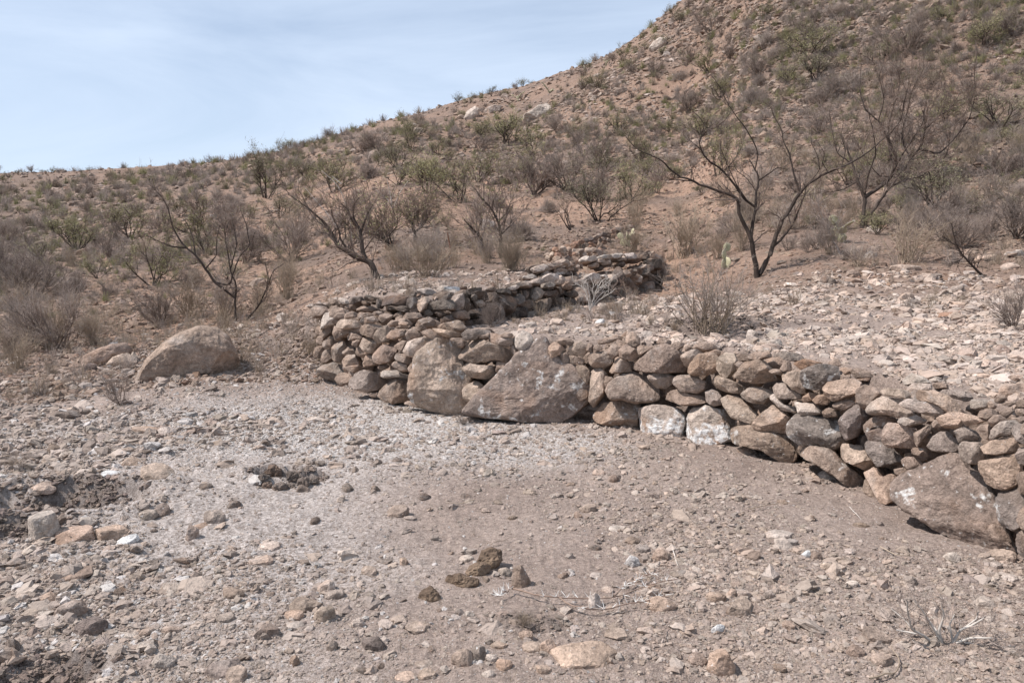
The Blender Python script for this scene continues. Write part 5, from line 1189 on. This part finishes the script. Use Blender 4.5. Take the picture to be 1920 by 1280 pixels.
guided('bare_tree', [('418,828 425,770 430,720 400,650 385,600 370,560 350,500', .045, .014), ('430,722 470,690 520,650 545,600 540,560 510,500 480,440', .045, .018), ('480,440 430,400 410,330 415,240', .018, .006), ('510,500 560,440 570,380 590,300', .018, .006), ('400,650 350,690 300,700 250,680', .02, .007), ('545,600 580,540 640,450 650,380', .02, .006), ('385,600 330,560 310,480 300,400', .016, .006), ('450,780 520,680 560,660 640,640 680,600', .03, .008), ('480,440 500,360 480,280 500,220', .014, .005), ('430,720 440,640 470,560 460,480 440,400', .02, .007)], 'V', (1615, 428), 'second bare tree right of the double trunked one, with a single dark base', 'tree', .05, 95, seed=4, twlen=.75, minr=.004)
guided('bare_tree', [('575,680 560,640 590,580 630,540 650,470 640,400', .05, .015), ('560,640 520,560 510,480 530,400 560,300 545,240', .04, .008), ('590,580 560,500 580,420 600,330 640,260', .03, .007), ('650,470 700,420 740,400 780,330', .02, .006), ('630,540 700,560 760,500 810,430 830,350 825,250', .025, .006), ('560,640 480,640 440,590 400,520', .02, .006), ('575,680 680,620 730,560 740,480', .025, .007)], 'V', (1697, 351), 'tall twiggy reddish thicket of thin stems farther right on the slope', 'tree', .05, 170, seed=5, twlen=1.0, minr=.006)
guided('bare_tree', [('570,1155 540,1100 525,1050 500,1040 430,1020 370,980 320,950 305,930 270,850 220,790', .055, .02), ('220,790 130,710 60,660 0,620', .018, .006), ('500,1040 470,980 465,900 450,830 400,780 380,720 340,680', .04, .009), ('465,860 500,750 540,680', .018, .006), ('305,930 250,870 200,860', .014, .006), ('450,830 410,760 420,680 450,640', .016, .005), ('370,980 330,900 320,840 280,760 270,700', .018, .006), ('525,1050 545,1030', .02, .008), ('470,980 520,920 560,860', .012, .005)], 'R', (709, 523), 'leaning bare tree with a dark forked trunk behind the inner wall', 'tree', .05, 75, seed=6, twlen=.5, minr=.004, leaf=(2, 8, .016, M_LEAF))
guided('green_tree', [('722,998 660,960 600,900 560,880 530,840 500,800', .045, .012), ('660,960 640,880 690,820 690,760', .02, .007), ('600,900 590,820 610,740', .018, .006), ('560,880 520,870 480,830', .012, .006)], 'R', (752, 477), 'small green leaved tree with an arched trunk right of the leaning tree', 'tree', .05, 80, seed=7, twlen=.55, minr=.005, leaf=(3, 2, .018, M_LEAF))
guided('green_tree', [('805,925 800,860 785,830 790,780 820,730', .05, .014), ('800,860 850,820 880,770 900,720', .03, .01), ('785,830 760,780 740,740', .02, .008), ('820,730 860,700 900,690', .015, .006)], 'R', (779, 455), 'green leaved tree with a short upright trunk in the middle slope', 'tree', .05, 80, seed=8, twlen=.55, minr=.005, leaf=(3, 2, .02, M_LEAF))
guided('bare_tree', [('1288,1025 1230,960 1215,890 1150,820 1110,780', .04, .01), ('1340,985 1345,880 1330,800 1290,720 1240,660 1200,620', .045, .01), ('1330,800 1380,740 1400,680', .02, .007), ('1215,890 1200,840 1230,780', .014, .006), ('1345,880 1400,820 1420,760', .016, .006), ('1290,720 1300,650 1330,600', .014, .005)], 'R', (922, 484), 'thin crooked two stemmed tree with sparse leaves in front of the pale boulder', 'tree', .05, 60, seed=9, twlen=.6, minr=.005, leaf=(2, 4, .02, M_LEAF))
guided('bare_tree', [('1415,1110 1410,960 1420,870 1380,800 1400,720 1420,640', .018, .007), ('1290,862 1240,790 1180,700 1120,660 1060,580 1030,520 1020,440 960,330 900,280', .020, .005), ('1120,660 1040,650 960,620 880,580', .016, .005), ('1180,700 1160,600 1130,520 1100,480', .012, .005), ('1470,1050 1560,990 1600,900 1640,790 1700,750', .018, .006), ('1290,862 1380,880 1400,800 1440,700 1500,640 1530,560', .016, .005), ('1240,790 1300,700 1300,600 1320,520', .012, .005), ('1380,800 1370,700 1350,600 1370,500', .012, .005), ('1420,640 1410,560 1390,480', .012, .005), ('1290,862 1340,900 1415,960', .02, .015), ('1600,900 1610,830 1590,740', .012, .005), ('1500,640 1480,520 1440,420', .01, .004)], 'T', (442, 603), 'sprawling bare tree of many thin limbs behind the rounded boulder', 'tree', .05, 60, seed=10, twlen=.36, minr=.0032, leaf=(1, 8, .016, M_LEAF))
guided('bare_tree', [('320,870 220,900 140,850 80,870 30,900', .03, .008), ('320,870 250,840 200,780 120,760', .022, .006), ('220,900 180,940 100,950', .014, .006), ('250,840 270,760 240,720', .014, .005), ('140,850 60,800 10,790', .012, .005)], 'T', (112, 535), 'low bare tree stretching leftward beside the cracked rock', 'tree', .05, 120, seed=11, twlen=.5, minr=.005, mats=(M_BARK, M_DSHR, M_GREY))
guided('dead_branch', [('960,0 910,-140 800,-240', .02, .012)] if False else [('1640,468 1580,420 1510,345 1460,270 1440,200 1425,130', .018, .006), ('1460,270 1400,240 1345,235', .008, .003), ('1510,345 1470,370 1420,395', .007, .003), ('1440,200 1470,180', .006, .003), ('1580,420 1600,370 1620,350', .006, .003)], 'U', (1846, 518), 'dead thorny stem leaning left on the right terrace', 'dead branch', .05, 34, mats=(M_BARK, M_BARK, M_DSHR), seed=12, twlen=.16, minr=.0035)
guided('sapling', [('725,325 700,270 650,200 630,130 600,60 580,0 560,-60', .016, .005), ('650,200 690,150 720,90', .007, .003), ('630,130 600,110 570,60', .006, .003)], 'U', (1575, 477), 'slender leaning grey sapling in front of the pale prickly pear', 'sapling', .05, 40, mats=(M_GREY, M_GREY, M_TWIG), seed=13, twlen=.3)
guided('forked_shrublet', [('900,860 880,760 850,640 800,560 720,500', .008, .003), ('900,860 900,740 890,640 860,500', .008, .003), ('905,860 950,700 990,580 1060,460 1150,430', .008, .003), ('910,860 1000,740 1080,690 1200,620', .008, .003), ('950,700 930,600 950,500', .005, .003), ('1080,690 1140,640 1150,500', .005, .002), ('880,760 820,640 780,720', .004, .002), ('990,580 1060,560 1110,520', .004, .002), ('900,860 940,780 1010,680 1100,600', .006, .003)], 'M', (1107, 583), 'pale forked shrublet against the dark face of the inner wall', 'shrub', .05, 34, mats=(M_PALE, M_PALE, M_GREY), parts=('stems', 'twigs'), seed=14, twlen=.14, minr=.0025)
guided('forked_shrublet', [('1420,760 1390,640 1340,480', .006, .003), ('1480,880 1400,780 1340,700 1230,580', .006, .003), ('1390,640 1330,580 1260,550', .004, .002), ('1400,600 1440,570', .003, .002)], 'M', (1185, 572), 'thin reddish forked twigs right of the pale forked shrublet', 'shrub', .05, 14, mats=(M_TAN, M_TWIG, M_TWIG), parts=('stems', 'twigs'), seed=15, twlen=.12, minr=.0025)
guided('dead_shrub', [('1600,690 1550,665 1500,640 1485,590 1480,530', .007, .003), ('1620,690 1600,640 1620,590 1610,540', .007, .003), ('1600,690 1570,620 1540,570 1510,530', .006, .002), ('1610,690 1520,655 1440,640', .006, .003), ('1640,680 1680,640 1730,620 1770,595', .007, .003), ('1650,690 1720,670 1800,670', .006, .003), ('1650,690 1700,730 1760,760 1830,775', .007, .003), ('1640,690 1690,740 1720,760', .006, .003), ('1660,690 1720,690 1790,720 1840,715', .006, .003), ('1500,640 1470,600 1420,560', .004, .002), ('1600,690 1590,640 1560,600', .005, .003), ('1700,650 1740,600 1750,570', .004, .002), ('1620,690 1560,700 1500,690 1460,660', .005, .002), ('1640,680 1640,620 1660,580', .005, .002)], 'Z', (1768, 1205), 'dead grey branching shrub lying on the dirt at lower right', 'dead shrub', .05, 60, mats=(M_PALE, M_GREY, M_GREY), parts=('branches', 'twigs'), seed=16, twlen=.10, minr=.0016, drift=.9)
# long pale dead stalks arching among the bushes
def stalks(name, lines, base_px, label, cat, mat, r, group=None):
    base = ground(*base_px); A = Geo()
    for ln in lines:
        p = np.array([[float(q) for q in w.split(',')] for w in ln.split()]); L3 = []
        for (x, y) in p: d = ray(x, y); L3.append(EYE + d*(base[1]/d[1]))
        L3 = np.array(L3); cum = np.concatenate([[0], np.cumsum(np.linalg.norm(np.diff(L3, axis=0), axis=1))]); tt = np.linspace(0, cum[-1], 14)
        Q = np.stack([np.interp(tt, cum, L3[:, i]) for i in range(3)], -1); Q[1:-1] = (Q[:-2]+2*Q[1:-1]+Q[2:])/4
        A.add(*tubes((Q-base)[None], np.linspace(r, r*.45, 14)[None], 5))
    o = link(name, A.mesh(name, [mat]), base); return tag(o, label, cat, group)
stalks('dead_stalk', ['660,462 658,420 645,370 632,345 603,320', '640,345 628,335 622,330'], (663, 470), 'tall pale dead stalk arching left above the leaning bare tree', 'dead stalk', M_PALE, .016)
stalks('dead_stalk', ['735,390 732,365 725,335', '738,390 750,360 765,340', '736,392 728,375 700,352'], (737, 392), 'pale forked dead stalks among the bushes above the green trees', 'dead stalk', M_PALE, .018)
stalks('dead_stalk', ['640,440 622,410 600,385 570,350'], (645, 450), 'pale dead stalk leaning left beside the leaning tree', 'dead stalk', M_PALE, .012)
stalks('fence_post', ['849,500 845,470 839,436'], (849, 500), 'thin rusty brown stake standing on the slope behind the inner wall', 'stake', M_RUST, .020)
# ------------------------------------------------------------------ cacti
def pads(name, px, py, hpx, label, seed, n_=9, mat=M_CACT, slim=False):
    P = ground(px, py); k = np.linalg.norm(P-EYE)/FPX; H_ = hpx*k; r_ = np.random.RandomState(seed); V0, F0 = ICO[3]; root = thing(name, P, label, 'cactus')
    nodes = [(np.array([0, 0, 0.0]), np.array([0, 0, 1.0]))]; ps = H_*(0.42 if not slim else 0.26); cnt_ = 0
    while cnt_ < n_:
        b0, d0 = nodes[r_.randint(max(0, len(nodes)-5), len(nodes))]; d = unit(d0 + r_.normal(0, .55, 3)*[1, 1, .3]); d[2] = abs(d[2]) + .1; d = unit(d)
        if b0[2] + ps > H_*1.1: nodes.append((r_.normal(0, .12, 3)*[H_, H_, 0], np.array([0, 0, 1.0]))); cnt_ += 1; continue
        s = ps*r_.uniform(.75, 1.1); x = unit(np.cross(d, r_.normal(0, 1, 3))); y = np.cross(d, x)
        v = (V0*[s*(.40 if not slim else .2), s*(.075 if not slim else .17), s*.5]); v = v*(1 + .05*noise(V0*3 + cnt_)[:, None]) + [0, 0, s*.48]; v = v[:, :1]*x + v[:, 1:2]*y + v[:, 2:]*d + b0
        sp0 = V0[r_.randint(0, len(V0), 60)]; pp = (sp0*[s*.40, s*.075, s*.5] + [0, 0, s*.48]); pp = pp[:, :1]*x + pp[:, 1:2]*y + pp[:, 2:]*d + b0; dd = unit(sp0 + r_.normal(0, .4, sp0.shape)); tv, tf = tubes(np.stack([pp, pp + dd*s*.16], 1), np.full((60, 2), .0016), 3)
        G_ = Geo(); G_.add(v, F0); G_.add(tv, tf, 1); link('pad', mesh_from('pad', np.concatenate(G_.V), G_.F, [mat, M_PALE], np.concatenate(G_.M), smooth=True), (0, 0, 0), root); nodes.append((b0 + d*s*.93, d)); cnt_ += 1
    return root
pads('prickly_pear', 1358, 505, 52, 'prickly pear pads standing left of the double trunked tree', 51, 7)
pads('prickly_pear', 1578, 455, 46, 'pale prickly pear clump behind the leaning grey sapling', 52, 12)
pads('prickly_pear', 1560, 452, 34, 'smaller prickly pear left part of the pale clump', 54, 6)
pads('prickly_pear', 1178, 462, 36, 'yellowish prickly pear clump in front of the farthest terrace wall', 53, 12)
for i, (x, y, h, lb) in enumerate(((1030, 172, 26, 'branching pale cholla cactus on the skyline above the tilted boulder'), (972, 188, 20, 'low round cholla cactus on the skyline left of the taller one'), (1135, 122, 16, 'cholla cactus on the steep skyline between two bushes'), (768, 238, 14, 'tiny cholla cactus on the skyline by the blocky boulder'), (1097, 138, 16, 'upright cholla on the bare part of the skyline'), (22, 338, 12, 'small cholla on the far left skyline'))):
    pads('cholla_cactus', x, y+3, h, lb, 60+i, 12, mat=M_CACT, slim=True)
# ------------------------------------------------------------------ branches and sticks lying on the dirt
def lying(name, txt, crop, label, cat, mat, r, group=None, lift=.012, seed=0, extra=None):
    ox, oy, s = CROP[crop]; A = Geo(); r_ = np.random.RandomState(seed); o0 = None
    for line in txt.split('|'):
        p = np.array([[float(q) for q in w.split(',')] for w in line.split()])/s + np.array([ox, oy]); cum = np.concatenate([[0], np.cumsum(np.hypot(*np.diff(p, axis=0).T))]); tt = np.linspace(0, cum[-1], 16)
        q = np.stack([np.interp(tt, cum, p[:, i]) for i in (0, 1)], -1); Q = np.array([ground(*a) for a in q]); Q[:, 2] = np.maximum(Q[:, 2], np.convolve(np.pad(Q[:, 2], 2, 'edge'), np.ones(5)/5, 'valid')) + lift + r_.uniform(0, lift, 16)
        Q[1:-1] = (Q[:-2]+2*Q[1:-1]+Q[2:])/4
        if o0 is None: o0 = Q[0].copy()
        A.add(*tubes((Q-o0)[None], np.linspace(r, r*.5, 16)[None], 5))
        if extra:
            n_ = extra; i = r_.randint(3, 15, n_); d = unit(r_.normal(0, 1, (n_, 3))*[1, 1, .6] + [0, 0, .7]); a0 = Q[i]-o0; A.add(*tubes(np.stack([a0, a0 + d*r_.uniform(.02, .045, (n_, 1))], 1), np.tile([.0016, .0006], (n_, 1)), 3), 1)
    o = link(name, A.mesh(name, [mat, M_W3]), o0); return tag(o, label, cat, group)
M_W3 = bark('white_thorn', (0.72, 0.70, 0.66), (0.8, 0.78, 0.74))
lying('thorny_branch', '0,505 100,540 200,548 300,550 420,530 520,495 620,470|180,548 230,580 300,590 420,572 520,560 600,520|380,545 420,500 470,470 560,440|0,505 -20,520 -60,540', 'Z', 'thin brown branch with long white thorns lying in the foreground dirt', 'branch', M_TWIG, .0042, lift=.02, seed=5, extra=34)
for i, (t, lb, mt, r) in enumerate((('885,200 950,185 1080,172', 'long thin pale stick on the dirt below the wall', M_TAN, .003), ('1265,190 1285,210 1310,240', 'white curved twig below the long brown slanting stone', M_PALE, .0022), ('1380,340 1440,372 1510,375', 'curved tan stick left of the huge slanted slab', M_TAN, .003), ('1340,840 1440,815 1455,770 1420,720', 'bent straw stick at the bottom edge, lower right', M_TAN, .004), ('-140,165 -190,178 -250,176', 'tan dry stalk on the pale gravel', M_TAN, .003), ('600,345 620,410', 'short pale twig near the pink angular stone', M_PALE, .002), ('570,690 572,650 600,620', 'dark bent twig above the largest loose slab', M_DSHR, .0025), ('-80,330 20,300', 'short pale stick below the triangular boulder', M_TAN, .002))):
    lying('stick', t, 'Z', lb, 'stick', mt, r, seed=i)
# ------------------------------------------------------------------ uncountable ground litter, dry grass and far scrub
def stuff_tufts(name, P, S, nb, mats, seed, spread=.8, M=3, rad=.05, leafy=False):
    r_ = np.random.RandomState(seed); N_ = len(P); pi = np.repeat(np.arange(N_), nb); th = r_.uniform(0, 6.28, N_*nb); ph = np.abs(r_.normal(0, spread, N_*nb)).clip(0, 1.45)
    d = np.stack([np.sin(ph)*np.cos(th), np.sin(ph)*np.sin(th), np.cos(ph)], -1); s_ = S[pi]; off = r_.normal(0, .12, (N_*nb, 3))*s_[:, None]*[1, 1, 0]
    q = seg(P[pi] + off - [0, 0, .01], d, s_*r_.uniform(.5, 1.1, len(pi)), s_*rad*r_.uniform(.6, 1.2, len(pi)), M, .16, .02, r_, .35); V_, F_ = tubes(*q, 3); mi = np.repeat(r_.randint(0, len(mats), N_)[pi], 3*(M-1))
    o = link(name, mesh_from(name, V_, [F_], mats, mi, smooth=True)); return tag(o, kind='stuff')
P_, R_ = scatter(1500, lambda x, y, r, px, py: (r > 9.3)*(r < 26)*np.clip(.4 + 2*fbm(np.stack([x, y], -1)*.35, 91, 3), .02, 2)*np.where((px > 1250) & (py > 520), .12, 1)*np.where(py > 640, .4, 1), 301)
stuff_tufts('dry_grass', P_, np.random.RandomState(1).uniform(.08, .30, len(P_)), 26, [M_TAN, M_GREY, M_TAN], 3, .55, rad=.011)
P_, R_ = scatter(420, lambda x, y, r, px, py: (r < 9)*np.clip(.1 + 2*fbm(np.stack([x, y], -1)*.8, 92, 3), .0, 2), 302)
stuff_tufts('grass_litter', P_, np.random.RandomState(2).uniform(.02, .07, len(P_)), 9, [M_TAN, M_TAN, M_GREY], 4, 1.3, rad=.016)
P_, R_ = scatter(7500, lambda x, y, r, px, py: (r > np.where(px < 1250, 13, 22))*((px < 560) | (px > 1250) | (py < 490))*np.clip(.35 + 1.8*fbm(np.stack([x, y], -1)*.07, 93, 3), .05, 2)*np.where(px < 1000, 1.3, .8)*np.where(r < 26, .4, 1.0), 303)
stuff_tufts('low_scrub', P_, np.clip(np.random.RandomState(3).uniform(.004, .0115, len(P_))*R_, .14, .8), 60, [M_GREY, M_GREY, M_LEAF2, M_GREY, M_LEAF, M_TAN, M_DSHR], 5, .9, rad=.022)
